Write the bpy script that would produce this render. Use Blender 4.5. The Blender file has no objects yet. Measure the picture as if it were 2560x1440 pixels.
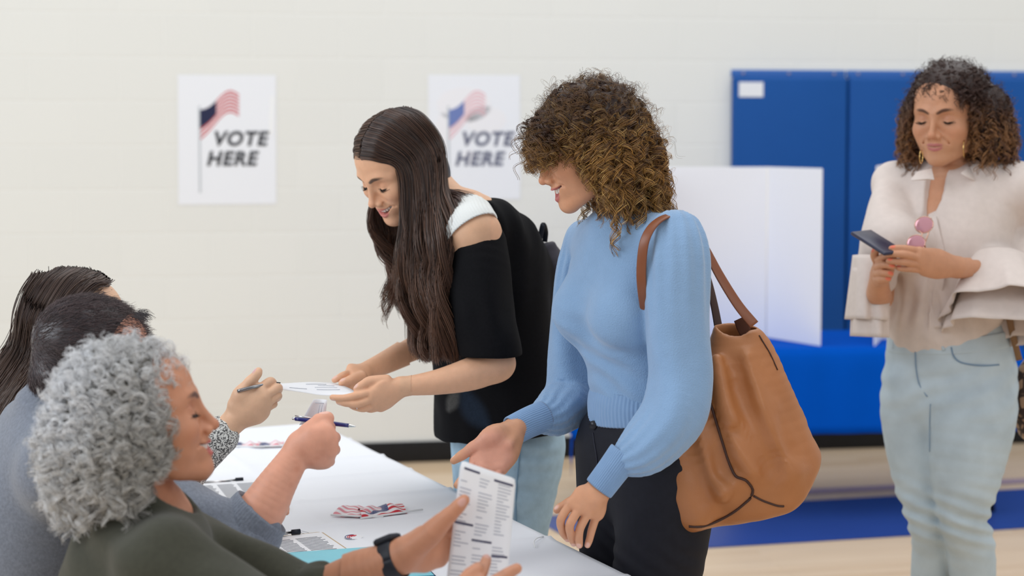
import bpy, math, random
import numpy as np
from mathutils import Vector, Matrix

# ------------------------------------------------------------------ camera
scene = bpy.context.scene
F = 4200.0; CX = 1280.0; CY = 587.0; HC = 1.575; PITCH = math.radians(3.5)
cam_data = bpy.data.cameras.new('camera'); cam = bpy.data.objects.new('camera', cam_data)
scene.collection.objects.link(cam); scene.camera = cam
cam.location = (0, 0, HC); cam.rotation_euler = (math.pi/2 - PITCH, 0, 0)
cam_data.sensor_width = 36; cam_data.lens = F/2560*36; cam_data.shift_y = -(720-CY)/2560
cam_data.clip_end = 100
cam_data.dof.use_dof = True; cam_data.dof.focus_distance = 3.32; cam_data.dof.aperture_fstop = 3.0

# ------------------------------------------------------------------ light
world = bpy.data.worlds.new('world'); scene.world = world; world.use_nodes = True
world.node_tree.nodes['Background'].inputs[0].default_value = (0.93, 0.965, 1.0, 1)
world.node_tree.nodes['Background'].inputs[1].default_value = 0.60
def area(loc, target, size, power, col=(1, 1, 1)):
    l = bpy.data.lights.new('gym_light', 'AREA'); l.shape = 'RECTANGLE'
    l.size, l.size_y = size; l.energy = power; l.color = col
    o = bpy.data.objects.new('gym_light', l); scene.collection.objects.link(o)
    o.location = loc; o.rotation_euler = (Vector(target)-Vector(loc)).to_track_quat('-Z', 'Y').to_euler()
    return o
area((1.5, 5.0, 6.2), (1.2, 5.2, 0), (8, 5), 200, (1, 0.995, 0.98))
area((-5.5, 1.5, 3.4), (0, 3.6, 1.0), (4, 3), 200, (0.88, 0.94, 1.0))
area((3.5, -2.5, 4.2), (0.6, 3.8, 1.1), (4, 3), 70, (1, 0.985, 0.96))
scene.view_settings.view_transform = 'Standard'; scene.view_settings.look = 'None'
scene.view_settings.exposure = 0.0; scene.view_settings.gamma = 1.0
scene.view_settings.use_curve_mapping = False

# ------------------------------------------------------------------ placing
def ray(px, py):
    x = (px-CX)/F; y = -(py-CY)/F
    sp, cp = math.sin(PITCH), math.cos(PITCH)
    return np.array([x, y*sp+cp, y*cp-sp])
CAM = np.array([0, 0, HC])
def P(px, py, Y):
    d = ray(px, py); return CAM + d*(Y/d[1])
def PZ(px, py, Z):
    d = ray(px, py); return CAM + d*((Z-HC)/d[2])
WM = 0.162; WY0 = 8.03
WU = np.array([1, WM, 0])/math.hypot(1, WM); WN = np.array([WM, -1, 0])/math.hypot(1, WM)   # along the wall, out of the wall
def PW(px, py, off=0.0):
    d = ray(px, py); o = np.array([0, WY0, 0])+WN*off
    return CAM + d*(np.dot(o-CAM, WN)/np.dot(d, WN))
V = lambda *a: np.array(a, float)
def nrm(v): v = np.asarray(v, float); return v/np.linalg.norm(v)

# ------------------------------------------------------------------ materials
def mat(name, col, rough=0.6, spec=0.3, metal=0.0, noise=0.0, nscale=20.0, bump=0.0, bscale=80.0, sheen=0.0,
        attr=None, sss=0.0, ssr=(1, .35, .2), extra=None, alpha=None, trans=0, coat=0):
    m = bpy.data.materials.new(name); m.use_nodes = True
    nt = m.node_tree; N = nt.nodes; L = nt.links; b = N['Principled BSDF']
    b.inputs['Base Color'].default_value = (*col, 1); b.inputs['Roughness'].default_value = rough
    b.inputs['Specular IOR Level'].default_value = spec; b.inputs['Metallic'].default_value = metal
    if sheen: b.inputs['Sheen Weight'].default_value = sheen
    if coat: b.inputs['Coat Weight'].default_value = coat
    if trans: b.inputs['Transmission Weight'].default_value = trans
    if sss:
        b.inputs['Subsurface Weight'].default_value = sss; b.inputs['Subsurface Radius'].default_value = ssr
        b.inputs['Subsurface Scale'].default_value = 0.008
    if alpha is not None: b.inputs['Alpha'].default_value = alpha
    tc = N.new('ShaderNodeTexCoord'); src = None
    if attr:
        a = N.new('ShaderNodeAttribute'); a.attribute_name = attr; src = a.outputs['Color']
        L.new(src, b.inputs['Base Color'])
    if noise:
        n = N.new('ShaderNodeTexNoise'); n.inputs['Scale'].default_value = nscale; n.inputs['Detail'].default_value = 4
        L.new(tc.outputs['Object'], n.inputs['Vector'])
        mx = N.new('ShaderNodeMix'); mx.data_type = 'RGBA'; mx.blend_type = 'MULTIPLY'; mx.inputs[0].default_value = 1
        mr = N.new('ShaderNodeMapRange'); mr.inputs['From Min'].default_value = 0.3; mr.inputs['From Max'].default_value = 0.7
        mr.inputs['To Min'].default_value = 1-noise; mr.inputs['To Max'].default_value = 1+noise
        L.new(n.outputs['Fac'], mr.inputs['Value'])
        if src: L.new(src, mx.inputs['A'])
        else: mx.inputs['A'].default_value = (*col, 1)
        L.new(mr.outputs['Result'], mx.inputs['B']); L.new(mx.outputs['Result'], b.inputs['Base Color'])
    if bump:
        n2 = N.new('ShaderNodeTexNoise'); n2.inputs['Scale'].default_value = bscale; n2.inputs['Detail'].default_value = 3
        L.new(tc.outputs['Object'], n2.inputs['Vector'])
        bp = N.new('ShaderNodeBump'); bp.inputs['Strength'].default_value = bump; bp.inputs['Distance'].default_value = 0.002
        L.new(n2.outputs['Fac'], bp.inputs['Height']); L.new(bp.outputs['Normal'], b.inputs['Normal'])
    if extra: extra(nt, b, tc)
    return m
def srgb(r, g, b):
    f = lambda c: (c/255/12.92) if c/255 <= 0.04045 else ((c/255+0.055)/1.055)**2.4
    return (f(r), f(g), f(b))

# ------------------------------------------------------------------ objects
def tag(o, label=None, cat=None, group=None, kind=None):
    if label: o['label'] = label
    if cat: o['category'] = cat
    if group: o['group'] = group
    if kind: o['kind'] = kind
    return o
def empty(name, loc, label, cat, group=None):
    o = bpy.data.objects.new(name, None); scene.collection.objects.link(o)
    o.location = tuple(map(float, loc)); o.empty_display_size = 0.1
    return tag(o, label, cat, group)
def link(name, me, m=None, parent=None):
    o = bpy.data.objects.new(name, me); scene.collection.objects.link(o)
    if m is not None:
        for x in (m if isinstance(m, (list, tuple)) else [m]): me.materials.append(x)
    if parent is not None:
        o.parent = parent; o.matrix_parent_inverse = Matrix.Translation(parent.location).inverted()
    return o
def mesh_np(name, verts, faces, cols=None, smooth=True, mids=None):
    """faces: (n,3|4) int array"""
    verts = np.asarray(verts, np.float32); faces = np.asarray(faces, np.int32); k = faces.shape[1]
    me = bpy.data.meshes.new(name); me.vertices.add(len(verts)); me.vertices.foreach_set('co', verts.ravel())
    me.loops.add(faces.size); me.loops.foreach_set('vertex_index', faces.ravel())
    me.polygons.add(len(faces)); me.polygons.foreach_set('loop_start', np.arange(0, faces.size, k, dtype=np.int32))
    if smooth: me.polygons.foreach_set('use_smooth', np.ones(len(faces), bool))
    if mids is not None: me.polygons.foreach_set('material_index', np.asarray(mids, np.int32))
    me.update(calc_edges=True)
    if cols is not None:
        a = me.color_attributes.new('col', 'FLOAT_COLOR', 'POINT')
        c = np.ones((len(verts), 4), np.float32); c[:, :3] = cols; a.data.foreach_set('color', c.ravel())
    return me
def poly_mesh(name, verts, faces, smooth=False):
    me = bpy.data.meshes.new(name); me.from_pydata([tuple(map(float, v)) for v in verts], [], faces)
    if smooth:
        for p in me.polygons: p.use_smooth = True
    me.update(); return me
def box(name, c, size, m, parent=None, rot=None, bevel=0.0):
    c = np.asarray(c, float); R = np.eye(3) if rot is None else np.asarray(rot)     # rows of R are the box axes
    vs = []
    for i in (-.5, .5):
        for j in (-.5, .5):
            for k in (-.5, .5): vs.append(c + (V(i, j, k)*size) @ R)
    fs = [(0, 1, 3, 2), (4, 6, 7, 5), (0, 4, 5, 1), (2, 3, 7, 6), (0, 2, 6, 4), (1, 5, 7, 3)]
    o = link(name, poly_mesh(name, vs, fs), m, parent)
    if bevel:
        b = o.modifiers.new('bevel', 'BEVEL'); b.width = bevel; b.segments = 3; b.limit_method = 'ANGLE'
        for p in o.data.polygons: p.use_smooth = True
    return o
def catmull(pts, n):
    pts = np.asarray(pts, float); out = []
    q = np.vstack([2*pts[0]-pts[1], pts, 2*pts[-1]-pts[-2]])
    for i in range(len(pts)-1):
        p0, p1, p2, p3 = q[i:i+4]
        for t in np.linspace(0, 1, n, endpoint=False):
            out.append(.5*((2*p1)+(p2-p0)*t+(2*p0-5*p1+4*p2-p3)*t*t+(3*p1-p0-3*p2+p3)*t**3))
    out.append(pts[-1]); return np.array(out)
def tubes(paths, radii, sides=4, cols=None):
    """many tubes at once: paths (n,m,3), radii (n,m); returns verts, faces, cols"""
    paths = np.asarray(paths, float); n, m, _ = paths.shape
    T = np.gradient(paths, axis=1); T /= np.linalg.norm(T, axis=2, keepdims=True)+1e-9
    ref = np.where(np.abs(T[..., 2:3]) < .9, V(0, 0, 1), V(1, 0, 0))
    A = np.cross(T, ref); A /= np.linalg.norm(A, axis=2, keepdims=True)+1e-9; B = np.cross(T, A)
    th = np.arange(sides)*2*math.pi/sides
    r = np.asarray(radii)[..., None, None]
    vs = paths[:, :, None, :] + r*(np.cos(th)[None, None, :, None]*A[:, :, None, :]+np.sin(th)[None, None, :, None]*B[:, :, None, :])
    vs = vs.reshape(-1, 3)
    base = (np.arange(n)[:, None, None]*m+np.arange(m-1)[None, :, None])*sides
    j = np.arange(sides)[None, None, :]; j2 = (j+1) % sides
    fs = np.stack([base+j, base+sides+j, base+sides+j2, base+j2], -1).reshape(-1, 4)
    cc = None
    if cols is not None: cc = np.repeat(np.asarray(cols).reshape(-1, 3), sides, axis=0)
    return vs, fs, cc
def tube_obj(name, pts, r, m, parent=None, n=6, sides=10, closed=False):
    p = catmull(pts, n) if len(pts) > 2 else np.asarray(pts, float)
    rr = np.interp(np.linspace(0, 1, len(p)), np.linspace(0, 1, len(np.atleast_1d(r))), np.atleast_1d(r)) if np.ndim(r) else np.full(len(p), r)
    vs, fs, _ = tubes(p[None], rr[None], sides)
    k = len(vs); vs = np.vstack([vs, p[0], p[-1]])
    caps = [(k, i, (i+1) % sides, (i+1) % sides) for i in range(sides)] + [(k+1, k-sides+(i+1) % sides, k-sides+i, k-sides+i) for i in range(sides)]
    me = poly_mesh(name, vs, [tuple(f) for f in fs]+[c[:3] for c in caps], smooth=True)
    return link(name, me, m, parent)
def strap_obj(name, pts, w, th, nrmdir, m, parent=None, n=8):
    """flat strap: rounded-rectangle section swept along pts; w width, th thickness, nrmdir = direction of thickness"""
    p = catmull(pts, n); T = np.gradient(p, axis=0); T /= np.linalg.norm(T, axis=1, keepdims=True)
    nd = np.asarray(nrmdir, float)
    if nd.ndim == 2: nd = np.array([np.interp(np.linspace(0, 1, len(p)), np.linspace(0, 1, len(nd)), nd[:, i]) for i in range(3)]).T
    Nn = nd-(T*(T*nd).sum(1, keepdims=True)); Nn /= np.linalg.norm(Nn, axis=1, keepdims=True); W = np.cross(T, Nn)
    ww = np.interp(np.linspace(0, 1, len(p)), np.linspace(0, 1, len(np.atleast_1d(w))), np.atleast_1d(w)) if np.ndim(w) else np.full(len(p), w)
    sec = [(-.5, -.3), (-.4, -.5), (.4, -.5), (.5, -.3), (.5, .3), (.4, .5), (-.4, .5), (-.5, .3)]
    vs = np.concatenate([[p[i]+W[i]*a*ww[i]+Nn[i]*b*th for a, b in sec] for i in range(len(p))]); k = len(sec)
    fs = [(i*k+j, (i+1)*k+j, (i+1)*k+(j+1) % k, i*k+(j+1) % k) for i in range(len(p)-1) for j in range(k)]
    fs += [tuple(range(k)), tuple(reversed(range((len(p)-1)*k, len(p)*k)))]
    return link(name, poly_mesh(name, vs, fs, smooth=True), m, parent)

# ------------------------------------------------------------------ noise
_rs = np.random.RandomState(7); _tab = _rs.rand(32, 32, 32)*2-1
def vnoise(p):
    p = np.asarray(p); i = np.floor(p).astype(int); f = p-i; f = f*f*(3-2*f); i &= 31; j = (i+1) & 31
    g = lambda a, b, c: _tab[a, b, c]
    x0, y0, z0 = i.T; x1, y1, z1 = j.T; fx, fy, fz = f.T
    c00 = g(x0, y0, z0)*(1-fx)+g(x1, y0, z0)*fx; c10 = g(x0, y1, z0)*(1-fx)+g(x1, y1, z0)*fx
    c01 = g(x0, y0, z1)*(1-fx)+g(x1, y0, z1)*fx; c11 = g(x0, y1, z1)*(1-fx)+g(x1, y1, z1)*fx
    return (c00*(1-fy)+c10*fy)*(1-fz)+(c01*(1-fy)+c11*fy)*fz

# ------------------------------------------------------------------ implicit surfaces
def sm(x, a, b): t = np.clip((x-a)/(b-a+1e-12), 0, 1); return t*t*(3-2*t)
class Ell:
    def __init__(s, c, r, R=None, **k):
        s.c = np.asarray(c, float); s.r = np.asarray(r, float)*np.ones(3); s.R = np.eye(3) if R is None else np.asarray(R, float)  # rows = axes
        s.rad = s.r.max()
        s.lo = s.c-s.rad; s.hi = s.c+s.rad
    def __call__(s, p):
        q = (p-s.c)@s.R.T; a = q/s.r; k0 = np.sqrt((a*a).sum(1)); b = a/s.r; k1 = np.sqrt((b*b).sum(1))+1e-9
        return k0*(k0-1)/k1
class Loft:
    """tube with elliptic section along a smooth spine. a: half width along 'side', b: half width across; mod(t, theta, p) scales"""
    def __init__(s, pts, a, b=None, side=None, n=4, mod=None):
        pts = np.asarray(pts, float); m = len(pts)
        a = np.ones(m)*np.asarray(a, float); b = a if b is None else np.ones(m)*np.asarray(b, float)
        if side is None:
            d = pts[-1]-pts[0]; side = V(0, 1, 0) if abs(d[1]) < .8*np.linalg.norm(d) else V(1, 0, 0)
        side = np.asarray(side, float); side = np.tile(side, (m, 1)) if side.ndim == 1 else side
        full = catmull(np.hstack([pts, a[:, None], b[:, None], side]), n) if m > 2 else np.hstack([pts, a[:, None], b[:, None], side])
        s.p = full[:, :3]; s.a = np.maximum(full[:, 3], .001); s.b = np.maximum(full[:, 4], .001); s.s = full[:, 5:8]; s.mod = mod
        L = np.r_[0, np.cumsum(np.linalg.norm(np.diff(s.p, axis=0), axis=1))]; s.t = L/L[-1]
        R = max(s.a.max(), s.b.max())*1.15+(.01 if mod else 0); s.Rm = R
        s.sa = s.p[:-1]; s.se = np.diff(s.p, axis=0); s.sl = (s.se**2).sum(1)+1e-12
        s.lo = s.p.min(0)-R; s.hi = s.p.max(0)+R
    def __call__(s, p):
        best = np.full(len(p), 1e9); d = np.full(len(p), 1e9)
        bu = np.zeros(len(p)); bv = bu.copy(); bw = bu.copy(); ba = bu+1; bb = bu+1; bt = bu.copy()
        c = (p[0]+p[-1])*.5; hd = np.linalg.norm(p[0]-p[-1])*.5
        if hd < .2 and len(p) > 50:
            x = c-s.sa; h = np.clip((x*s.se).sum(1)/s.sl, 0, 1); ds = np.linalg.norm(x-h[:, None]*s.se, axis=1)
            segs = np.nonzero(ds <= ds.min()+2*hd+s.Rm*.6)[0]
        else: segs = range(len(s.p)-1)
        for i in segs:
            A = s.p[i]; e = s.p[i+1]-A; L2 = e@e; L = math.sqrt(L2); T = e/L
            x = p-A; h = np.clip((x@e)/L2, 0, 1); x = x-h[:, None]*e
            a = s.a[i]*(1-h)+s.a[i+1]*h; b = s.b[i]*(1-h)+s.b[i+1]*h
            S = s.s[i]*.5+s.s[i+1]*.5; S = S-T*(S@T); S = S/(np.linalg.norm(S)+1e-9); W = np.cross(T, S)
            u = x@S; v = x@W; w = x@T
            c = np.minimum(a, b)
            k = (u/a)**2+(v/b)**2+(w/c)**2
            q = k < best
            best = np.where(q, k, best); bu = np.where(q, u, bu); bv = np.where(q, v, bv); bw = np.where(q, w, bw)
            ba = np.where(q, a, ba); bb = np.where(q, b, bb); bt = np.where(q, s.t[i]+h*(s.t[i+1]-s.t[i]), bt)
        if s.mod is not None:
            f = s.mod(bt, np.arctan2(bv, bu), p); ba = ba*f; bb = bb*f
        c = np.minimum(ba, bb); k0 = np.sqrt((bu/ba)**2+(bv/bb)**2+(bw/c)**2)
        k1 = np.sqrt((bu/ba**2)**2+(bv/bb**2)**2+(bw/c**2)**2)+1e-6
        return k0*(k0-1)/k1
class Half:
    """half space, negative on the side the normal points away from"""
    def __init__(s, o, n): s.o = np.asarray(o, float); s.n = nrm(n); s.lo = V(-1e3, -1e3, -1e3); s.hi = -s.lo
    def __call__(s, p): return (p-s.o)@s.n
class Offset:
    """another implicit body, grown by d"""
    def __init__(s, body, d, lo, hi): s.b, s.d, s.lo, s.hi = body, d, np.asarray(lo), np.asarray(hi)
    def __call__(s, p): return s.b.ev(p)-s.d
class Body:
    def __init__(s): s.items = []; s.disp = None
    def add(s, prim, k=.01): s.items.append((prim, k, 'u')); return s
    def sub(s, prim, k=.006): s.items.append((prim, k, 's')); return s
    def cap(s, prim, k=.004): s.items.append((prim, k, 'i')); return s
    def ev(s, p, lo=None, hi=None):
        d = np.full(len(p), 1.0)
        for pr, k, op in s.items:
            if lo is not None and op != 'i':
                g = k+.005
                if (pr.lo-g > hi).any() or (pr.hi+g < lo).any(): continue
            e = pr(p)
            if op == 'u':
                h = np.clip(.5+.5*(d-e)/k, 0, 1); d = d*(1-h)+e*h-k*h*(1-h)
            elif op == 's':
                e = -e; h = np.clip(.5-.5*(d-e)/k, 0, 1); d = d*(1-h)+e*h+k*h*(1-h)
            else:
                h = np.clip(.5-.5*(d-e)/k, 0, 1); d = d*(1-h)+e*h+k*h*(1-h)
        if s.disp is not None: d = d-s.disp(p, d)
        return d
    def bounds(s):
        lo = np.min([p.lo for p, k, o in s.items if o == 'u'], 0); hi = np.max([p.hi for p, k, o in s.items if o == 'u'], 0); return lo-.01, hi+.01
def surface(fn, lo, hi, h):
    """surface nets over a box; fn(points, lo, hi) -> signed distance"""
    lo = np.asarray(lo, float); hi = np.asarray(hi, float); B = 12
    nb = np.ceil((hi-lo)/h/B).astype(int); n = nb*B+1
    D = np.full(tuple(n), 1.0, np.float32)
    bc = np.stack(np.meshgrid(*[np.arange(k) for k in nb], indexing='ij'), -1).reshape(-1, 3)
    cen = lo+(bc+.5)*B*h
    dc = np.concatenate([fn(c, None, None) for c in np.array_split(cen, max(1, len(cen)//20000))])
    half = B*h*.5*1.733
    g = np.stack(np.meshgrid(*[np.arange(B+1)]*3, indexing='ij'), -1).reshape(-1, 3)*h
    for q, d in zip(bc, dc):
        sl = tuple(slice(a*B, a*B+B+1) for a in q)
        if abs(d) > half*1.35+.004: D[sl] = d; continue
        o = lo+q*B*h
        D[sl] = fn(g+o, o, o+B*h).reshape(B+1, B+1, B+1)
    s = D < 0
    c8 = [s[i:n[0]-1+i, j:n[1]-1+j, k:n[2]-1+k] for i in (0, 1) for j in (0, 1) for k in (0, 1)]
    cnt = sum(c.astype(np.int8) for c in c8); act = (cnt > 0) & (cnt < 8)
    idx = np.argwhere(act); cid = np.full(act.shape, -1, np.int32); cid[act] = np.arange(len(idx))
    acc = np.zeros((len(idx), 3)); num = np.zeros(len(idx))
    cor = [(i, j, k) for i in (0, 1) for j in (0, 1) for k in (0, 1)]
    val = {c: D[idx[:, 0]+c[0], idx[:, 1]+c[1], idx[:, 2]+c[2]] for c in cor}
    for a in cor:
        for ax in range(3):
            if a[ax]: continue
            b = list(a); b[ax] = 1; b = tuple(b); da, db = val[a], val[b]; m = (da < 0) != (db < 0)
            t = np.where(m, da/(da-db+1e-12), 0)
            pt = np.tile(np.array(a, float), (len(idx), 1)); pt[:, ax] += t
            acc += np.where(m[:, None], pt, 0); num += m
    verts = lo+(idx+acc/num[:, None])*h
    faces = []
    for ax in range(3):
        sa = [slice(None)]*3; sb = [slice(None)]*3; sa[ax] = slice(0, n[ax]-1); sb[ax] = slice(1, n[ax])
        e = s[tuple(sa)] != s[tuple(sb)]; ii = np.argwhere(e)
        o1, o2 = [(1, 2), (2, 0), (0, 1)][ax]
        ok = (ii[:, o1] > 0) & (ii[:, o2] > 0) & (ii[:, o1] < n[o1]-1) & (ii[:, o2] < n[o2]-1); ii = ii[ok]
        def at(d1, d2):
            j = ii.copy(); j[:, o1] -= d1; j[:, o2] -= d2; return cid[j[:, 0], j[:, 1], j[:, 2]]
        f = np.stack([at(1, 1), at(0, 1), at(0, 0), at(1, 0)], 1)
        neg = s[ii[:, 0], ii[:, 1], ii[:, 2]]; f[~neg] = f[~neg][:, ::-1]
        faces.append(f)
    faces = np.concatenate(faces); faces = faces[(faces >= 0).all(1)]
    return verts.astype(np.float32), faces
def sdf_mesh(name, body, h, regions=None, paint=None, base=(.8, .8, .8), keep=None):
    """regions: list of (lo, hi, voxel); default the whole body"""
    regions = regions or [(*body.bounds(), h)]
    VV, FF, o = [], [], 0
    for lo, hi, hh in regions:
        fn = body.ev
        if len(regions) > 1 and hh > .006: fn = lambda p, a, b: body.ev(p, a, b)+.004      # hidden inside the clothes
        elif len(regions) > 1 and hh > .0024: fn = lambda p, a, b: body.ev(p, a, b)+.0006
        v, f = surface(fn, lo, hi, hh); VV.append(v); FF.append(f+o); o += len(v)
    v = np.concatenate(VV); f = np.concatenate(FF)
    c = None
    if paint is not None:
        c = np.tile(np.asarray(base, float), (len(v), 1))
        for pr, col, soft in paint:
            m = np.all((v > pr.lo-soft) & (v < pr.hi+soft), axis=1)
            if m.any():
                w = (1-sm(pr(v[m].astype(float)), -soft, soft))[:, None]
                if len(col) == 4: w = w*col[3]
                c[m] = c[m]*(1-w)+np.asarray(col[:3])*w
    return mesh_np(name, v, f, c)
def rot(yaw, pitch=0, roll=0):
    """rows: subject-left, forward, up. yaw 0 faces the camera (-Y); +yaw turns towards image right; pitch + = looks down"""
    y, p, r = map(math.radians, (yaw, pitch, roll))
    f = V(math.sin(y), -math.cos(y), 0); l = V(math.cos(y), math.sin(y), 0); u = V(0, 0, 1)
    f2 = f*math.cos(p)-u*math.sin(p); u2 = u*math.cos(p)+f*math.sin(p)
    l2 = l*math.cos(r)+u2*math.sin(r); u3 = u2*math.cos(r)-l*math.sin(r)
    return np.array([l2, f2, u3])
# ================================================================== SETTING
def block_wall(nt, b, tc):
    N, L = nt.nodes, nt.links
    sep = N.new('ShaderNodeSeparateXYZ'); L.new(tc.outputs['Object'], sep.inputs[0])
    cmb = N.new('ShaderNodeCombineXYZ'); L.new(sep.outputs['X'], cmb.inputs['X']); L.new(sep.outputs['Z'], cmb.inputs['Y'])
    br = N.new('ShaderNodeTexBrick'); br.inputs['Scale'].default_value = 1; br.inputs['Brick Width'].default_value = .406
    br.inputs['Row Height'].default_value = .2032; br.inputs['Mortar Size'].default_value = .006; br.inputs['Mortar Smooth'].default_value = .6
    br.inputs['Color1'].default_value = (*srgb(232, 233, 229), 1); br.inputs['Color2'].default_value = (*srgb(230, 231, 227), 1)
    br.inputs['Mortar'].default_value = (*srgb(234, 235, 231), 1)
    L.new(cmb.outputs[0], br.inputs['Vector']); L.new(br.outputs['Color'], b.inputs['Base Color'])
    n = N.new('ShaderNodeTexNoise'); n.inputs['Scale'].default_value = 60; n.inputs['Detail'].default_value = 5
    L.new(tc.outputs['Object'], n.inputs['Vector'])
    mth = N.new('ShaderNodeMath'); mth.operation = 'MULTIPLY'; mth.inputs[1].default_value = .12; L.new(n.outputs['Fac'], mth.inputs[0])
    sb = N.new('ShaderNodeMath'); sb.operation = 'SUBTRACT'; L.new(mth.outputs[0], sb.inputs[0]); L.new(br.outputs['Fac'], sb.inputs[1])
    bp = N.new('ShaderNodeBump'); bp.inputs['Strength'].default_value = .45; bp.inputs['Distance'].default_value = .003
    L.new(sb.outputs[0], bp.inputs['Height']); L.new(bp.outputs['Normal'], b.inputs['Normal'])
M_wall = mat('painted_block', srgb(232, 231, 223), .55, .3, extra=block_wall)
WR = np.array([WU, -WN, V(0, 0, 1)])            # rows: along, into the wall, up
zrow = PW(800, 146)[2] % .2032
def wall_frame(o, origin):
    o.matrix_world = Matrix(((WU[0], -WN[0], 0, origin[0]), (WU[1], -WN[1], 0, origin[1]), (0, 0, 1, origin[2]), (0, 0, 0, 1)))
def wall_box(name, x0, x1, z0, z1, t0, t1, m, parent=None, bevel=0):
    """box in wall coordinates: x along the wall from the point facing the camera, t out of the wall"""
    c = V(0, WY0, 0)+WU*(x0+x1)/2+WN*(t0+t1)/2+V(0, 0, (z0+z1)/2)
    return box(name, c, (x1-x0, t1-t0, z1-z0), m, parent, rot=WR, bevel=bevel)
w = link('wall_back', poly_mesh('wall_back', [(-6, 0, -zrow), (7, 0, -zrow), (7, 0, 4.2), (-6, 0, 4.2), (-6, .2, -zrow), (7, .2, -zrow), (7, .2, 4.2), (-6, .2, 4.2)],
         [(0, 1, 2, 3), (5, 4, 7, 6), (0, 4, 5, 1), (3, 2, 6, 7), (0, 3, 7, 4), (1, 5, 6, 2)]), M_wall)
wall_frame(w, (0, WY0, zrow)); tag(w, kind='structure')
M_base = mat('black_rubber_base', srgb(22, 22, 24), .5, .3, noise=.15)
o = wall_box('baseboard_back', -6, 7, 0, .1, 0, .012, M_base, bevel=.004); tag(o, kind='structure')

def maple(nt, b, tc):
    N, L = nt.nodes, nt.links
    rt = N.new('ShaderNodeMapping'); rt.inputs['Rotation'].default_value = (0, 0, math.radians(-12)); L.new(tc.outputs['Object'], rt.inputs['Vector'])
    br = N.new('ShaderNodeTexBrick'); br.inputs['Scale'].default_value = 1; br.inputs['Brick Width'].default_value = 1.1
    br.inputs['Row Height'].default_value = .057; br.inputs['Mortar Size'].default_value = .0008; br.offset = .37
    br.inputs['Color1'].default_value = (*srgb(218, 190, 156), 1); br.inputs['Color2'].default_value = (*srgb(232, 208, 178), 1)
    br.inputs['Mortar'].default_value = (*srgb(196, 168, 136), 1)
    L.new(rt.outputs[0], br.inputs['Vector'])
    st = N.new('ShaderNodeMapping'); st.inputs['Scale'].default_value = (3, 60, 1); L.new(rt.outputs[0], st.inputs['Vector'])
    n = N.new('ShaderNodeTexNoise'); n.inputs['Scale'].default_value = 1; n.inputs['Detail'].default_value = 5; L.new(st.outputs[0], n.inputs['Vector'])
    mr = N.new('ShaderNodeMapRange'); mr.inputs['To Min'].default_value = .86; mr.inputs['To Max'].default_value = 1.12; L.new(n.outputs['Fac'], mr.inputs['Value'])
    mx = N.new('ShaderNodeMix'); mx.data_type = 'RGBA'; mx.blend_type = 'MULTIPLY'; mx.inputs[0].default_value = 1
    L.new(br.outputs['Color'], mx.inputs['A']); L.new(mr.outputs['Result'], mx.inputs['B']); L.new(mx.outputs['Result'], b.inputs['Base Color'])
M_floor = mat('maple_floor', (.6, .45, .3), .32, .4, extra=maple)
o = link('floor', poly_mesh('floor', [(-6, -1, -.05), (7, -1, -.05), (7, 10, -.05), (-6, 10, -.05), (-6, -1, 0), (7, -1, 0), (7, 10, 0), (-6, 10, 0)],
         [(4, 5, 6, 7), (3, 2, 1, 0), (0, 1, 5, 4), (1, 2, 6, 5), (2, 3, 7, 6), (3, 0, 4, 7)]), M_floor); tag(o, kind='structure')
M_court = mat('court_paint_blue', srgb(44, 72, 148), .35, .4, noise=.05, nscale=3)
M_court2 = mat('court_paint_mauve', srgb(172, 150, 162), .35, .4)
def paint_poly(name, pix, m, z):
    vs = [PZ(x, y, 0)*V(1, 1, 0)+V(0, 0, z) for x, y in pix]
    return tag(link(name, poly_mesh(name, vs, [tuple(reversed(range(len(vs))))]), m), kind='structure')
paint_poly('trim_1', [(1340, 1291), (1400, 1289), (2003, 1254), (2560, 1223), (2900, 1204), (2900, 1300), (2560, 1322), (2289, 1340), (1741, 1373), (1480, 1386), (1422, 1347), (1340, 1303)], M_court, .0025)
paint_poly('trim_2', [(1500, 1258), (2022, 1223), (2560, 1197), (2900, 1180), (2900, 1192), (2560, 1209), (2022, 1237), (1500, 1272)], M_court2, .0025)

# --- blue wall pads
M_pad = mat('blue_vinyl_pad', srgb(20, 80, 152), .55, .2, noise=.03, nscale=4)
M_pad2 = mat('blue_vinyl_flap', srgb(52, 104, 178), .45, .35)
M_rivet = mat('brass_screw', srgb(168, 160, 176), .4, .5, metal=.3)
def wx(px, py=600): return float(np.dot(PW(px, py)-V(0, WY0, 0), WU))
px0 = wx(1822); pw = wx(2108)-px0; zt = PW(1965, 175)[2]
names = ['blue wall pad with a white label near its top left corner', 'blue wall pad between the labelled pad and the standing woman in jeans',
         'blue wall pad behind the head of the woman in the blush blouse', 'blue wall pad at the right edge of the picture']
lab = None
for i in range(4):
    x0 = px0+i*pw+.004; x1 = px0+(i+1)*pw-.004; g = V(0, WY0, 0)+WU*(x0+x1)/2+V(0, 0, .1)
    e = empty('wall_pad', g, names[i], 'wall pad', 'blue safety pads along the gym wall')
    wall_box('pad_cover', x0, x1, .12, zt-.035, .001, .055, M_pad, e, bevel=.016)
    wall_box('nailing_flap', x0, x1, zt-.036, zt, .001, .012, M_pad2, e, bevel=.003)
    for f in (.1, .5, .9):
        c = V(0, WY0, 0)+WU*(x0*(1-f)+x1*f)+WN*.013+V(0, 0, zt-.018)
        tube_obj('screw', [c-WN*.003, c+WN*.004], .007, M_rivet, e, sides=12)
M_paper = mat('white_paper', srgb(236, 238, 241), .7, .2)
e = wall_box('wall_label', wx(1836), wx(1896), PW(1860, 243)[2], PW(1860, 206)[2], .0555, .057, M_paper)
tag(e, 'small blank white label stuck to the top left of the first blue pad', 'label')

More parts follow.
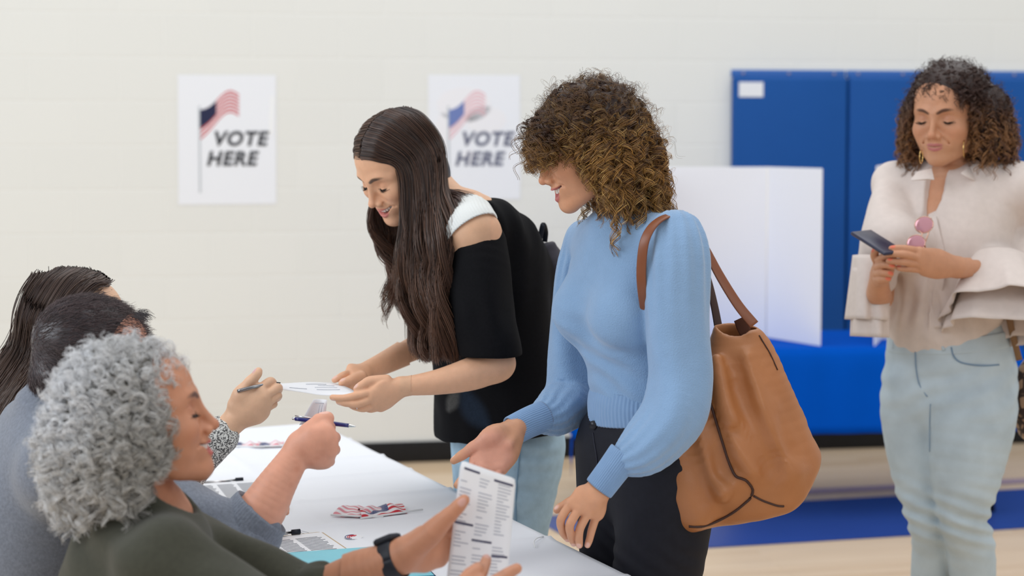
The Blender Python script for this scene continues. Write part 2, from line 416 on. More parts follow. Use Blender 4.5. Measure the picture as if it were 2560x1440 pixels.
# --- posters
M_poster = mat('poster_paper', srgb(238, 241, 247), .5, .3)
M_navy = mat('navy_print', srgb(38, 42, 74), .6); M_red = mat('red_print', srgb(206, 88, 92), .6)
M_white = mat('white_print', srgb(240, 240, 244), .6); M_black = mat('dark_print', srgb(58, 60, 66), .6); M_pole = mat('grey_print', srgb(196, 202, 208), .6)
M_paleblue = mat('pale_blue_print', srgb(112, 130, 186), .6); M_palered = mat('pale_red_print', srgb(232, 186, 194), .6)
M_inkfade = mat('faded_print', srgb(104, 108, 130), .6)
M_tape = mat('clear_tape', srgb(246, 248, 250), .25, .5)
def plate(name, pts, m, parent, t=.0012, off=.003):
    """flat print on the wall: pts given as (px, py); off = distance from the wall"""
    a = [PW(x, y, off) for x, y in pts]; b = [PW(x, y, off-.0006) for x, y in pts]; n = len(a)
    fs = [tuple(range(n)), tuple(reversed(range(n, 2*n)))]+[(i, n+i, n+(i+1) % n, (i+1) % n) for i in range(n)]
    return link(name, poly_mesh(name, a+b, fs), m, parent)
def text_mesh(name, s, size, extrude, m, parent, o, U, Vv, Nn, shear=.0, bold=.012, align='LEFT', space=1.0):
    cu = bpy.data.curves.new(name, 'FONT'); cu.body = s; cu.size = size; cu.extrude = extrude; cu.shear = shear; cu.offset = bold*size; cu.align_x = align
    cu.space_character = space
    tmp = bpy.data.objects.new(name, cu); scene.collection.objects.link(tmp)
    dg = bpy.context.evaluated_depsgraph_get(); me = bpy.data.meshes.new_from_object(tmp.evaluated_get(dg))
    bpy.data.objects.remove(tmp); bpy.data.curves.remove(cu)
    co = np.zeros(len(me.vertices)*3, np.float32); me.vertices.foreach_get('co', co); co = co.reshape(-1, 3)
    w = np.asarray(o)+co[:, :1]*U+co[:, 1:2]*Vv+co[:, 2:]*Nn
    me.vertices.foreach_set('co', w.astype(np.float32).ravel()); me.update(); me.name = name
    me.materials.clear(); return link(name, me, m, parent)
def wave_flag(parent, x0, y0, sx, sy, navy, red, rows=7):
    """waving flag print: stripes swept up to the right of the pole"""
    def pt(u, v):      # u along 0..1, v down 0..1
        X = x0+sx*u; rise = 42*math.sin(u*1.9)-10*math.sin(u*6.2)
        return (X, y0-rise*sy+v*(64-6*math.sin(u*5))*sy*(1-.12*u)+ (1-u)**2*v*22*sy)
    for r in range(rows):
        v0, v1 = r/rows, (r+.52)/rows; us = np.linspace(0, 1, 14)
        a = [pt(u, v0) for u in us]; b = [pt(u, v1) for u in us[::-1]]
        plate('flag_stripe', a+b, red, parent, off=.0036)
    us = np.linspace(0, .42, 8)
    plate('flag_canton', [pt(u, 0) for u in us]+[pt(u, .56) for u in us[::-1]], navy, parent, off=.0046)
def poster(x0, x1, y0, y1, label, faded=False):
    c = (PW(x0, y1)+PW(x1, y1))/2
    e = empty('poster', c, label, 'poster', 'vote here posters')
    plate('sheet', [(x0, y0), (x1, y0+1), (x1+1, y1-2), (x0+2, y1)], M_poster, e, off=.0026)
    k = (x1-x0)/247
    if faded:
        for cx, cy, rx, ry in ((1160, 262, 68, 44), (1108, 330, 22, 48), (1214, 300, 52, 34)):
            plate('white_patch', [(cx+rx*math.cos(t), cy+ry*math.sin(t)) for t in np.linspace(0, 2*math.pi, 28, endpoint=False)], M_white, e, off=.0031)
    fx = x0+56*k
    wave_flag(e, fx, y0+88, 98*k, .95, M_paleblue if faded else M_navy, M_palered if faded else M_red)
    plate('flag_pole', [(fx-4, y0+78), (fx+1, y0+78), (fx+3, y1-30), (fx-2, y1-30)], M_pole, e, off=.0038)
    s = 1/537*1.0
    for ln, (tx, ty) in zip(('VOTE', 'HERE'), ((x0+(88)*k, y0+176), (x0+72*k, y0+226))):
        text_mesh('lettering', ln, .0905, .0005, M_inkfade if faded else M_black, e, PW(tx, ty, .0040), WU, V(0, 0, 1), WN, shear=.22, bold=.038, space=1.13)
    if faded:
        plate('white_patch', [(1176+20*math.cos(t), 392+18*math.sin(t)) for t in np.linspace(0, 2*math.pi, 20, endpoint=False)], M_white, e, off=.0034)
    else:
        plate('tape', [(x1-14, y0+52), (x1-3, y0+52), (x1-8, y0+150), (x1-19, y0+150)], M_tape, e, off=.0042)
poster(444, 690, 187, 512, 'white VOTE HERE poster with a red striped flag, alone on the left of the wall')
poster(1070, 1300, 187, 500, 'faded VOTE HERE poster behind the two women standing at the white table', True)

# --- blue booth table
M_cloth_b = mat('royal_blue_cloth', srgb(0, 80, 186), .9, .05, noise=.03, nscale=6)
M_leg = mat('black_steel', srgb(30, 32, 36), .45, .4)
bt_t = nrm(V(1, .10, 0)); bt_n = V(bt_t[1], -bt_t[0], 0)
ZT2 = .70
bA = PZ(1446, 880, ZT2); bA2 = bA+bt_t*1.83; bw = .62
bc = (bA+bA2)/2-bt_n*bw/2
e = empty('folding_table', (bc[0], bc[1], 0), 'folding table with black steel legs under the royal blue cloth', 'table')
R2 = np.array([bt_t, -bt_n, V(0, 0, 1)])
box('tabletop', bc+V(0, 0, -.02), (1.80, bw-.04, .03), M_poster, e, rot=R2, bevel=.004)
for sx in (-.60, .745):
    for sy in (-.25, .25):
        t = bc+bt_t*sx-bt_n*sy+V(0, 0, -.035); g = bc+bt_t*(sx+.07*np.sign(sx))-bt_n*sy*1.12; g = V(g[0], g[1], .012)
        tube_obj('leg', [t, g], .0135, M_leg, e)
    a = bc+bt_t*(sx*1.06)+bt_n*.23; b = bc+bt_t*(sx*1.06)-bt_n*.23
    tube_obj('leg_brace', [V(a[0], a[1], .42), V(b[0], b[1], .42)], .010, M_leg, e)
# cloth: grid draped over the top, hanging 0.35, corners falling lower
def drape(name, o, U, W, L, D, z, hang, m, res=.03, corner=.0, seed=1, ripple=.006, ends=(1, 1), sides=(1, 1), thick=.002, under=None, creases=None):
    """cloth over a rectangle: U along (length L), W across (depth D); hang = drop on every side"""
    rs = np.random.RandomState(seed)
    us = np.arange(-hang*ends[0], L+hang*ends[1]+1e-6, res); ws = np.arange(-hang*sides[0], D+hang*sides[1]+1e-6, res)
    vs = []
    for a in us:
        for b in ws:
            oa = min(a, 0)+max(a-L, 0); ob = min(b, 0)+max(b-D, 0); ca = min(max(a, 0), L); cb = min(max(b, 0), D)
            drop = math.hypot(oa, ob) if (oa and ob) else abs(oa)+abs(ob)
            drop = min(drop, hang*1.42)
            rp = ripple*math.sin((a if ob and not oa else b)*2*math.pi/.19+seed)*min(1, drop/.12)
            so = .012*min(1, drop/.05)
            pa = ca+np.sign(oa)*(so+rp+(.05*drop if oa and ob else .02*drop)); pb = cb+np.sign(ob)*(so+rp+(.05*drop if oa and ob else .02*drop))
            zz = z-max(0, drop-.004)
            if not drop: zz += .0012*vnoise(np.array([[a*9, b*3, seed]]))[0]
            if creases and not drop: zz += creases(a, b)
            vs.append(o+U*pa+W*pb+V(0, 0, zz-o[2]))
    nb = len(ws); fs = [(i*nb+j, (i+1)*nb+j, (i+1)*nb+j+1, i*nb+j+1) for i in range(len(us)-1) for j in range(nb-1)]
    ob = link(name, poly_mesh(name, vs, fs, smooth=True), m)
    so = ob.modifiers.new('thickness', 'SOLIDIFY'); so.thickness = thick; so.offset = 1 if np.cross(U, W)[2] > 0 else -1
    return ob
o = drape('tablecloth', bA, bt_t, -bt_n, 1.83, bw, ZT2+.001, .35, M_cloth_b, res=.035, seed=3, ripple=.004)
tag(o, 'royal blue cloth hanging over the booth table by the wall pads', 'tablecloth')

# --- voting booths
M_booth = mat('white_corrugated_board', srgb(234, 236, 243), .6, .25); M_fold = mat('cream_board_edge', srgb(232, 226, 214), .7, .2)
def panel(name, a, b, z0a, z0b, z1a, z1b, m, parent, t=.006):
    a = np.asarray(a); b = np.asarray(b); d = nrm(V(b[0]-a[0], b[1]-a[1], 0)); n = V(d[1], -d[0], 0)*t/2
    vs = [V(a[0], a[1], z0a)+n, V(b[0], b[1], z0b)+n, V(b[0], b[1], z1b)+n, V(a[0], a[1], z1a)+n,
          V(a[0], a[1], z0a)-n, V(b[0], b[1], z0b)-n, V(b[0], b[1], z1b)-n, V(a[0], a[1], z1a)-n]
    fs = [(0, 1, 2, 3), (5, 4, 7, 6), (0, 4, 5, 1), (3, 2, 6, 7), (0, 3, 7, 4), (1, 5, 6, 2)]
    o = link(name, poly_mesh(name, vs, fs), m, parent); bv = o.modifiers.new('bevel', 'BEVEL'); bv.width = .002; bv.segments = 2
    return o
def booth(front_r, back_r, back_l, front_l, top_r, label):
    zb = ZT2+.004; g = (back_r+back_l)/2
    e = empty('voting_booth', V(g[0], g[1], zb), label, 'voting booth', 'white privacy booths on the blue table')
    panel('back_panel', back_l, back_r, zb, zb, top_r, top_r, M_booth, e)
    panel('side_panel', back_r, front_r, zb, zb, top_r, top_r, M_booth, e)
    panel('side_panel', back_l, front_l, zb, zb, top_r, top_r, M_booth, e)
    tube_obj('fold', [V(back_r[0], back_r[1], zb), V(back_r[0], back_r[1], top_r)], .0055, M_fold, e)
    tube_obj('fold', [V(back_l[0], back_l[1], zb), V(back_l[0], back_l[1], top_r)], .0055, M_fold, e)
fr = PZ(2051, 868, ZT2); br_ = PZ(1916, 846, ZT2); bl = br_-bt_t*.52; fl = bl+bt_n*.26-bt_t*.13
fr = br_+(fr-br_)
booth(fr, br_, bl, fl, P(2062, 421, fr[1])[2], 'white tri-fold voting booth beside the brown leather bag')
l2 = PZ(2186, 868, ZT2); bl2 = l2-bt_n*.22+bt_t*.10; br2 = bl2+bt_t*.5; fr2 = br2+bt_n*.22+bt_t*.1
booth(fr2, br2, bl2, l2, P(2183, 415, l2[1])[2], 'white tri-fold voting booth behind the woman holding a phone')
# ================================================================== WHITE TABLE AND WHAT LIES ON IT
ZT = .74
TC = PZ(792, 1060, ZT); TE = PZ(1560, 1441, ZT)
TU = nrm((TE-TC)*V(1, 1, 0)); TW = V(TU[1], -TU[0], 0)     # along towards the camera; across to the left
if TW[0] > 0: TW = -TW
TL, TD = 2.44, .76
tm = TC+TU*TL/2+TW*TD/2
M_cloth_w = mat('white_table_cover', srgb(240, 242, 248), .55, .3, noise=.008, nscale=5)
e = empty('folding_table', V(tm[0], tm[1], 0), 'long folding table under the white cover in the foreground', 'table')
RT = np.array([TU, TW, V(0, 0, 1)])
box('tabletop', tm+V(0, 0, -.022), (TL-.02, TD-.02, .03), M_poster, e, rot=RT, bevel=.004)
for sx in (-.95, .95):
    for sy in (-.28, .28):
        t = tm+TU*sx+TW*sy; tube_obj('leg', [V(t[0], t[1], ZT-.037), V(t[0], t[1], .012)], .014, M_leg, e)
    a = tm+TU*sx+TW*.28; b = tm+TU*sx-TW*.28; tube_obj('leg_brace', [V(a[0], a[1], .3), V(b[0], b[1], .3)], .010, M_leg, e)
def crease(a, b):
    z = 0
    for c, s, k in ((.30, .03, .0022), (.52, -.05, .0026), (.75, .04, .002), (.98, -.02, .0026), (1.22, .05, .0022), (1.5, -.03, .0026), (1.85, .02, .002)):
        d = (a-c-s*(b-.4))/.012; z += 1.9*k*math.exp(-d*d)
    for c, k in ((.36, .0030),):
        d = (b-c)/.01; z += k*math.exp(-d*d)
    return z
o = drape('tablecloth', TC, TU, TW, TL, TD, ZT+.002, .24, M_cloth_w, res=.012, seed=5, ripple=.005, creases=crease, sides=(1, .3))
tag(o, 'white plastic cover creased over the long foreground table', 'tablecloth')
ZC = ZT+.0035+.002
def on(px, py, dz=0): return PZ(px, py, ZC+dz)
def slab(name, pts, z0, z1, m, parent=None):
    n = len(pts); vs = [V(p[0], p[1], z0) for p in pts]+[V(p[0], p[1], z1) for p in pts]
    ar = sum(pts[i][0]*pts[(i+1) % n][1]-pts[(i+1) % n][0]*pts[i][1] for i in range(n))
    if ar < 0: vs = vs[:n][::-1]+vs[n:][::-1]
    fs = [tuple(reversed(range(n))), tuple(range(n, 2*n))]+[(i, (i+1) % n, n+(i+1) % n, n+i) for i in range(n)]
    return link(name, poly_mesh(name, vs, fs), m, parent)
M_ink = mat('grey_ink', srgb(120, 124, 134), .7); M_ink2 = mat('pale_ink', srgb(176, 180, 192), .7); M_inkd = mat('dark_ink', srgb(62, 62, 92), .7)
M_board = mat('hardboard', srgb(196, 172, 140), .6, noise=.1, nscale=60); M_chrome = mat('chrome', (.75, .75, .76), .2, .5, metal=1)
M_rubber = mat('black_rubber', srgb(28, 32, 44), .5)
M_form = mat('form_paper', srgb(240, 241, 245), .6)
def clipboard(c0, U, W, sheets, label, clip_at, header):
    """c0 board corner, U along lines of print (m), W down the page"""
    w, h = .228, .315
    e = empty('clipboard', c0+U*w/2+W*h/2, label, 'clipboard', 'clipboards with registration lists')
    q = lambda a, b: c0+U*a+W*b
    slab('board', [q(.008, 0), q(w-.008, 0), q(w, .008), q(w, h-.008), q(w-.008, h), q(.008, h), q(0, h-.008), q(0, .008)], ZC, ZC+.004, M_board, e)
    z = ZC+.0042
    slab('paper', [q(.006, .012), q(w-.006, .012), q(w-.006, .3), q(.016, .3), q(.006, .29)], z, z+sheets, M_form, e)
    z += sheets+.0003
    vs, fs = [], []
    def bar(a0, a1, b0, b1):
        i = len(vs); vs.extend([q(x, y)*V(1, 1, 0)+V(0, 0, z) for x, y in ((a0, b0), (a1, b0), (a1, b1), (a0, b1))]); fs.append((i, i+1, i+2, i+3))
    rs = random.Random(4)
    for r in range(24):
        y = header+r*.0092
        if y > .292: break
        for cx0, cx1 in ((.014, .055), (.060, .105), (.110, .150), (.156, .212)):
            bar(cx0, cx0+(cx1-cx0)*rs.uniform(.8, .98), y, y+.0036)
    link('printed_rows', poly_mesh('rows', vs, fs), M_ink, e)
    a, b = clip_at; k = tube_obj('clip', [q(a, b)+V(0, 0, .012), q(a+.1, b)+V(0, 0, .012)], .0026, M_chrome, e)
    slab('clip_plate', [q(a+.02, b-.012), q(a+.08, b-.012), q(a+.085, b+.008), q(a+.015, b+.008)], ZC+.009, ZC+.0105, M_chrome, k)
    for s in (a-.004, a+.104):
        tube_obj('rubber_grip', [q(s-.009, b)+V(0, 0, .012), q(s+.009, b)+V(0, 0, .012)], .0055, M_rubber, k)
    return e
def clip_board(cc, g0, g1, label, header, sheets, gap=.012):
    """cc: the clip's centre; g0, g1: its two rubber grips, all as pixels on the table"""
    U = nrm((on(*g1)-on(*g0))*V(1, 1, 0)); W = V(U[1], -U[0], 0)
    c0 = on(*cc)-U*.114-W*gap
    return clipboard(V(c0[0], c0[1], ZC), U, W, sheets, label, (.064, gap), header)
clip_board((541, 1216), (500, 1219), (588, 1213), 'clipboard with a thick stack of ruled sheets, beyond the raised forearm of the man', .045, .006)
clip_board((676, 1351), (640, 1357), (744, 1346), 'clipboard with a printed list beside the teal folder', .045, .002)
pg = empty('paper', on(740, 1345), 'loose printed page sticking out beyond the clipboard next to the teal folder', 'paper')
slab('sheet', [on(664, 1352), on(690, 1318), on(782, 1317), on(850, 1378), on(800, 1384)], ZC-.0018, ZC-.0008, M_form, pg)
for k, (x0, x1, y) in enumerate(((706, 722, 1324), (735, 772, 1322), (740, 780, 1328), (700, 728, 1332), (745, 790, 1334), (752, 800, 1340), (700, 735, 1339))):
    a_, b_ = on(x0, y), on(x1, y+ (x1-x0)*.25); tube_obj('title_bar' if k == 0 else 'printed_line', [V(a_[0], a_[1], ZC-.0006), V(b_[0], b_[1], ZC-.0006)], .0016 if k == 0 else .0006, M_inkd if k == 0 else M_ink2, pg, sides=4)
# teal folder
M_teal = mat('teal_folder', srgb(116, 204, 222), .35, .4, noise=.06, nscale=8); M_tedge = mat('navy_edge', srgb(24, 60, 92), .5)
fo = empty('folder', on(820, 1420), 'teal folder with a dark edge lying at the near end of the white table', 'folder')
a, b = on(606, 1400), on(1010, 1371); c_, d_ = on(660, 1470), on(1090, 1450)
slab('cover', [a, b, d_, c_], ZC+.0005, ZC+.008, M_tedge, fo)
ins = lambda p, q, t: p*(1-t)+q*t
m_ = (a+b+c_+d_)/4
slab('front_sheet', [ins(p, m_, .018) for p in (a, b, d_, c_)], ZC+.008, ZC+.0088, M_teal, fo)
# flags on sticks
M_fr = mat('flag_red', srgb(206, 52, 64), .6); M_fw = mat('flag_white', srgb(240, 236, 238), .6); M_fb = mat('flag_blue', srgb(44, 62, 120), .6); M_stick = mat('white_stick', srgb(238, 238, 238), .4)
M_fp = mat('flag_pink', srgb(226, 150, 160), .6)
def flag(tip, tail, up, label, canton, rows=9, lift=.012, red=None):
    """small cloth flag rolled loosely on its white stick; tip/tail/up are points on the table"""
    A, B, C = on(*tip), on(*tail), on(*up); e = empty('flag', (A+B)/2, label, 'flag', 'small flags on the white table'); red = red or M_fr
    nx, ny = 26, rows
    def pt(u, v): return A*(1-u)+B*u+(C-A)*v+V(0, 0, .003+lift*math.sin(math.pi*v)**.8*(.6+.4*math.cos(u*9))+.002*math.sin(u*17+v*5))
    for nm, m, sel in (('red_stripes', red, lambda r, u: r % 2 == 0 and not canton(u, r/ny)), ('white_stripes', M_fw, lambda r, u: r % 2 == 1 and not canton(u, r/ny)), ('canton', M_fb, lambda r, u: canton(u, r/ny))):
        vs, fs = [], []
        for i in range(nx):
            for r in range(ny):
                if sel(r, (i+.5)/nx):
                    k = len(vs); vs += [pt(i/nx, r/ny), pt((i+1)/nx, r/ny), pt((i+1)/nx, (r+1)/ny), pt(i/nx, (r+1)/ny)]; fs.append((k, k+1, k+2, k+3))
        if vs:
            o = link(nm, poly_mesh(nm, vs, fs), m, e); s_ = o.modifiers.new('thickness', 'SOLIDIFY'); s_.thickness = .0006
            if nm == 'canton':
                st, sf = [], []
                for i in range(nx*2):
                    for r in range(ny*2):
                        u, v = (i+.5)/nx/2, (r+.5)/ny/2
                        if canton(u, v) and (i+r) % 2 == 0:
                            c = pt(u, v)+V(0, 0, .0012); k = len(st); w = .0016
                            U_ = nrm((B-A)*V(1, 1, 0)); W_ = V(-U_[1], U_[0], 0)
                            st += [c+(U_*math.cos(a)+W_*math.sin(a))*w*(1 if q % 2 else .45) for q, a in enumerate(np.linspace(0, 2*math.pi, 10, endpoint=False))]; sf.append(tuple(range(k, k+10)))
                if st: link('stars', poly_mesh('stars', st, sf), M_fw, o)
    tube_obj('stick', [A-(B-A)*.03+V(0, 0, .004), B+(B-A)*.35+V(0, 0, .004)], .0022, M_stick, e)
    return e
flag((905, 1300), (1018, 1284), (893, 1278), 'striped flag with a starry blue corner, crossing the folded pink-striped flag', lambda u, v: .12 < u < .62 and v > .15)
flag((830, 1292), (925, 1296), (880, 1268), 'folded red and pink striped flag in the middle of the table', lambda u, v: False, red=M_fp, lift=.010)
flag((580, 1119), (640, 1120), (590, 1110), 'blurred small flag at the far end of the table, left of the other', lambda u, v: u < .4, rows=5, lift=.008, red=M_fp)
flag((640, 1120), (705, 1118), (650, 1109), 'blurred small flag at the far end of the table, right of the other', lambda u, v: .1 < u < .5 and v < .6, rows=5, lift=.008, red=M_fp)
# round sticker
sk_ = empty('sticker', on(882, 1343), 'small oval sticker with red and blue swirls in front of the flags', 'sticker')
c = on(884, 1343); slab('sticker_base', [c+V(math.cos(a)*.019, math.sin(a)*.019, 0) for a in np.linspace(0, 2*math.pi, 28, endpoint=False)], ZC+.0002, ZC+.0008, M_form, sk_)
for r_, a0, a1, m in ((.0175, 1.6, 4.6, M_fb), (.013, 1.2, 4.2, M_fr), (.009, 1.0, 3.9, M_fr), (.005, .8, 3.6, M_fr)):
    tube_obj('print_arc', [c*V(1, 1, 0)+V(0, 0, ZC+.0009)+V(math.cos(a)*r_, math.sin(a)*r_, 0) for a in np.linspace(a0, a1, 9)], .0009, m, sk_, n=3, sides=5)
tag(tube_obj('string', [on(1338, 1368, .002), on(1335, 1355, .004), on(1342, 1346, .006), on(1358, 1341, .004)], .0011, M_stick), 'short white thread lying near the right edge of the table', 'string')
# ================================================================== PEOPLE TOOLKIT
class XF:
    """a primitive given in local coordinates, placed by origin o, rows R, scale s"""
    def __init__(self, pr, o, R, s=1.0):
        self.pr, self.o, self.R, self.s = pr, np.asarray(o, float), np.asarray(R), s
        c = np.array([[x, y, z] for x in (pr.lo[0], pr.hi[0]) for y in (pr.lo[1], pr.hi[1]) for z in (pr.lo[2], pr.hi[2])])
        w = c@self.R*s+self.o; self.lo = w.min(0); self.hi = w.max(0)
    def __call__(self, p): return self.pr((p-self.o)@self.R.T/self.s)*self.s
class Head:
    """local axes: x subject-left, y forward, z up, origin between the eyes' level and the ears; metres, chin to crown .218"""
    def __init__(s, o, R, scale=1.0, skin=(.6, .4, .3), lip=(.55, .2, .2), brow=(.03, .02, .015), smile=0.0, teeth=False, full=1.0, nose=1.0, open_=0.0, lids=None, age=0.0, lipfull=1.0, eyes=True):
        s.o, s.R, s.s = np.asarray(o, float), R, scale
        U, S, Pn = [], [], []
        u = lambda pr, k: U.append((pr, k)); f = full
        u(Ell((0, -.010, .030), (.0725, .090, .078)), .01)
        u(Ell((0, .028, .040), (.060, .056, .052)), .03)
        u(Ell((0, .030, -.016), (.0560*f, .054, .060)), .03)
        u(Ell((0, .042, -.062), (.038*f, .042, .034)), .02)
        u(Ell((0, .0745, -.092), (.017, .0155, .0145)), .018)
        for x in (1, -1):
            u(Loft([(x*.047*f, .004, -.048), (x*.036*f, .036, -.077), (x*.013, .069, -.093)], [.017, .017, .013]), .022)
            u(Ell((x*.034*f, .050, -.050), (.020, .022, .022)), .02)
            u(Ell((x*.039*f, .057+.003*smile, -.027+.004*smile), (.020, .021+.003*smile, .018)), .024)
            u(Loft([(x*.012, .0845, .020), (x*.032, .080, .024), (x*.050, .062, .016)], [.005, .0055, .004]), .016)
        for x in (1, -1):
            S.append((Ell((x*.033, .093, .003), (.018, .0125, .0125)), .012))
        for x in (1, -1):
            u(Ell((x*.0315, .0688, .000), (.0150, .0135, .0132)), .003)        # eyeball under a lowered lid
            u(Loft([(x*.0195, .0775, -.001), (x*.031, .0826, -.0052), (x*.0445, .0735, -.003)], [.0016, .0019, .0014], n=5), .002)
            if eyes:
                Pn.append((Loft([(x*.0190, .0785, -.0025), (x*.031, .0838, -.0075), (x*.0455, .0735, -.0045)], [.0013, .0024, .0020], n=5), (.012, .008, .008, .96), .0008))
            Pn.append((Loft([(x*.0105, .091, .017), (x*.026, .0895, .0235), (x*.041, .079, .0235), (x*.0515, .064, .016)], [.0035, .0042, .0034, .0015], n=4), (*brow, .92), .0016))
            Pn.append((Ell((x*.032, .082, .005), (.015, .012, .007)), (*(np.array(skin)*(.80, .68, .66)), .45), .005))
            # ears
            u(Loft([(x*.071, -.006, -.030), (x*.076, -.004, -.010), (x*.079, -.012, .012), (x*.077, -.022, .012), (x*.074, -.024, -.008), (x*.071, -.014, -.028)], [.0050, .0045, .0045, .0045, .004, .004]), .004)
            u(Ell((x*.072, -.013, -.002), (.004, .009, .018)), .004)
        n = nose
        u(Loft([(0, .0850, .012), (0, .0935*(.5+.5*n), -.010), (0, .1045*n, -.0300)], [.0080, .0062, .0072], [.008, .0075, .0075], side=(1, 0, 0)), .010)
        u(Ell((0, .1055*n, -.0335), (.0084, .0080, .0072)), .006)
        u(Ell((0, .0860, -.0340), (.0135, .0140, .0110)), .008)
        for x in (1, -1):
            u(Ell((x*.0120, .0945*n, -.0375), (.0068, .0085, .0062)), .006)
            S.append((Ell((x*.0064, .1000*n, -.0450), (.0030, .0042, .0030)), .002))
        # muzzle and lips
        u(Ell((0, .074, -.058), (.031, .0180, .023)), .016)
        c = .0045*smile; w = .0235+.0065*smile; g = open_*.004; lf = lipfull
        ul = [(-w, .0765-.0055*smile, -.0605+c*1.6), (-.013, .0882, -.0578+c*.5), (-.004, .0925, -.0565), (0, .0925, -.0578), (.004, .0925, -.0565), (.013, .0882, -.0578+c*.5), (w, .0765-.0055*smile, -.0605+c*1.6)]
        ll = [(-w+.001, .0760-.0055*smile, -.0612+c*1.6), (-.013, .0862, -.0662-g*1.0+c*.3), (0, .0905, -.0685-g*1.2), (.013, .0862, -.0662-g*1.0+c*.3), (w-.001, .0760-.0055*smile, -.0612+c*1.6)]
        if open_:
            S.append((Loft([(-w*.86, .080, -.0600+c*1.3), (-.010, .0915, -.0615-g*.35), (0, .0945, -.0622-g*.4), (.010, .0915, -.0615-g*.35), (w*.86, .080, -.0600+c*1.3)], [.0125]*5, [.0020, .0032+g*.62, .0034+g*.70, .0032+g*.62, .0020], side=(0, 1, 0)), .002))
        u(Loft(ul, [.0014, .0036*lf, .0040*lf, .0040*lf, .0040*lf, .0036*lf, .0014], [.0012, .0028*lf, .0032*lf, .0028*lf, .0032*lf, .0028*lf, .0012], side=(0, 1, 0), n=3), .004)
        u(Loft(ll, [.0014, .0040*lf, .0046*lf, .0040*lf, .0014], [.0012, .0038*lf, .0044*lf, .0038*lf, .0012], side=(0, 1, 0), n=4), .004)
        Pn.append((Loft(ul, [.003, .0065, .0070, .0070, .0070, .0065, .003], [.0016, .0036*lf, .0040*lf, .0034*lf, .0040*lf, .0036*lf, .0016], side=(0, 1, 0), n=3), (*lip, .8), .0011))
        Pn.append((Loft(ll, [.003, .0070, .0075, .0070, .003], [.0016, .0044*lf, .0052*lf, .0044*lf, .0016], side=(0, 1, 0), n=4), (*lip, .8), .0011))
        if not open_: Pn.append((Loft([(-w*.95, .079, -.0612+c*1.4), (0, .0930, -.0612), (w*.95, .079, -.0612+c*1.4)], [.006]*3, [.0005, .0006, .0005], side=(0, 1, 0)), (*(np.array(lip)*.35), .75), .0007))
        s.teeth_at = None
        if open_:
            Pn.append((Loft([(-w*.80, .072, -.0600+c*1.3), (0, .0850, -.0625-g*.4), (w*.80, .072, -.0600+c*1.3)], [.010]*3, [.0028, .0052, .0028], side=(0, 1, 0)), (.10, .02, .02, .9), .001))
        if teeth: s.teeth_at = (w, c, g)
        for x in (1, -1):    # smile folds, cheeks' warmth
            if smile: S.append((Loft([(x*.0175, .0900, -.040), (x*.026, .0865, -.048), (x*(w+.006), .077, -.058+c)], [.0016, .0020, .0012]), .006))
            Pn.append((Ell((x*.040, .066, -.030), (.022, .02, .016)), (*(np.array(skin)*(1.0, .80, .78)), .35), .010))
        Pn.append((Ell((0, .108, -.034), (.012, .010, .010)), (*(np.array(skin)*(1.0, .82, .80)), .35), .005))
        s.U, s.S, s.Pn = U, S, Pn
    def w(s, x, y, z): return s.o+(V(x, y, z)*s.s)@s.R
    def put(s, body, paint):
        for i, (pr, k) in enumerate(s.U[:13]): body.add(XF(pr, s.o, s.R, s.s), k*s.s)
        for pr, k in s.S[:2]: body.sub(XF(pr, s.o, s.R, s.s), k*s.s)
        for pr, k in s.U[13:]: body.add(XF(pr, s.o, s.R, s.s), k*s.s)
        for pr, k in s.S[2:]: body.sub(XF(pr, s.o, s.R, s.s), k*s.s)
        for pr, c, f in s.Pn: paint.append((XF(pr, s.o, s.R, s.s), c, f*s.s))
    def bounds(s, z0=-.135):
        c = np.array([s.w(x, y, z) for x in (-.09, .09) for y in (-.115, .125) for z in (z0, .125)]); return c.min(0), c.max(0)
    def make_teeth(s, parent):
        if not s.teeth_at: return
        w, c, g = s.teeth_at; vs, fs = [], []
        xs = [0, .0078, .0142, .0192, .0230]
        for sg in (1, -1):
            for i in range(4):
                x0, x1 = xs[i], xs[i+1]; xm = (x0+x1)/2; y = .0895-(xm/.0225)**2*.0125; z1 = -.0575+c*1.35*(xm/w)**2
                h = (.0070+g*.35)*(1-.5*(xm/.024)**2)
                o = s.w(sg*xm, y-.003, z1-h/2+.0006); Rr = s.R
                vs2 = []
                for a in (-.47, .47):
                    for b in (-.5, .5):
                        for q in (-.5, .5): vs2.append(o+(V(a*(x1-x0), b*.005, q*h)*s.s)@Rr)
                k = len(vs); vs += vs2; fs += [tuple(k+t for t in f) for f in [(0, 1, 3, 2), (4, 6, 7, 5), (0, 4, 5, 1), (2, 3, 7, 6), (0, 2, 6, 4), (1, 5, 7, 3)]]
        o = link('teeth', poly_mesh('teeth', vs, fs, True), M_teeth, parent)
        b = o.modifiers.new('bevel', 'BEVEL'); b.width = .0008; b.segments = 2
    def make_lashes(s, parent, col=None):
        for x in (1, -1):
            ps = []; q_ = catmull([(x*.0190, .0785, -.0025), (x*.031, .0842, -.0085), (x*.0460, .0740, -.0055)], 10)
            for i in range(len(q_)):
                q = q_[i]; t = i/len(q_)
                ps.append([s.w(*q), s.w(q[0]+x*.0014*t*2, q[1]+.0034, q[2]-.0018), s.w(q[0]+x*.0030*t*2, q[1]+.0074, q[2]-.0008)])
            ps = np.array(ps); r = np.tile([.0006, .0004, .0001], (len(ps), 1)); v, f, _ = tubes(ps, r, 3)
            l, g, _ = tubes(q_[None]@np.eye(3), np.full((1, len(q_)), .0007), 5); l = s.o+(l*s.s)@s.R
            link('eyelashes', mesh_np('lashes', np.vstack([v, l]), np.vstack([f, g+len(v)])), M_lash, parent)
M_teeth = mat('teeth', srgb(238, 234, 226), .25, .5); M_lash = mat('lashes', (.01, .008, .008), .5)
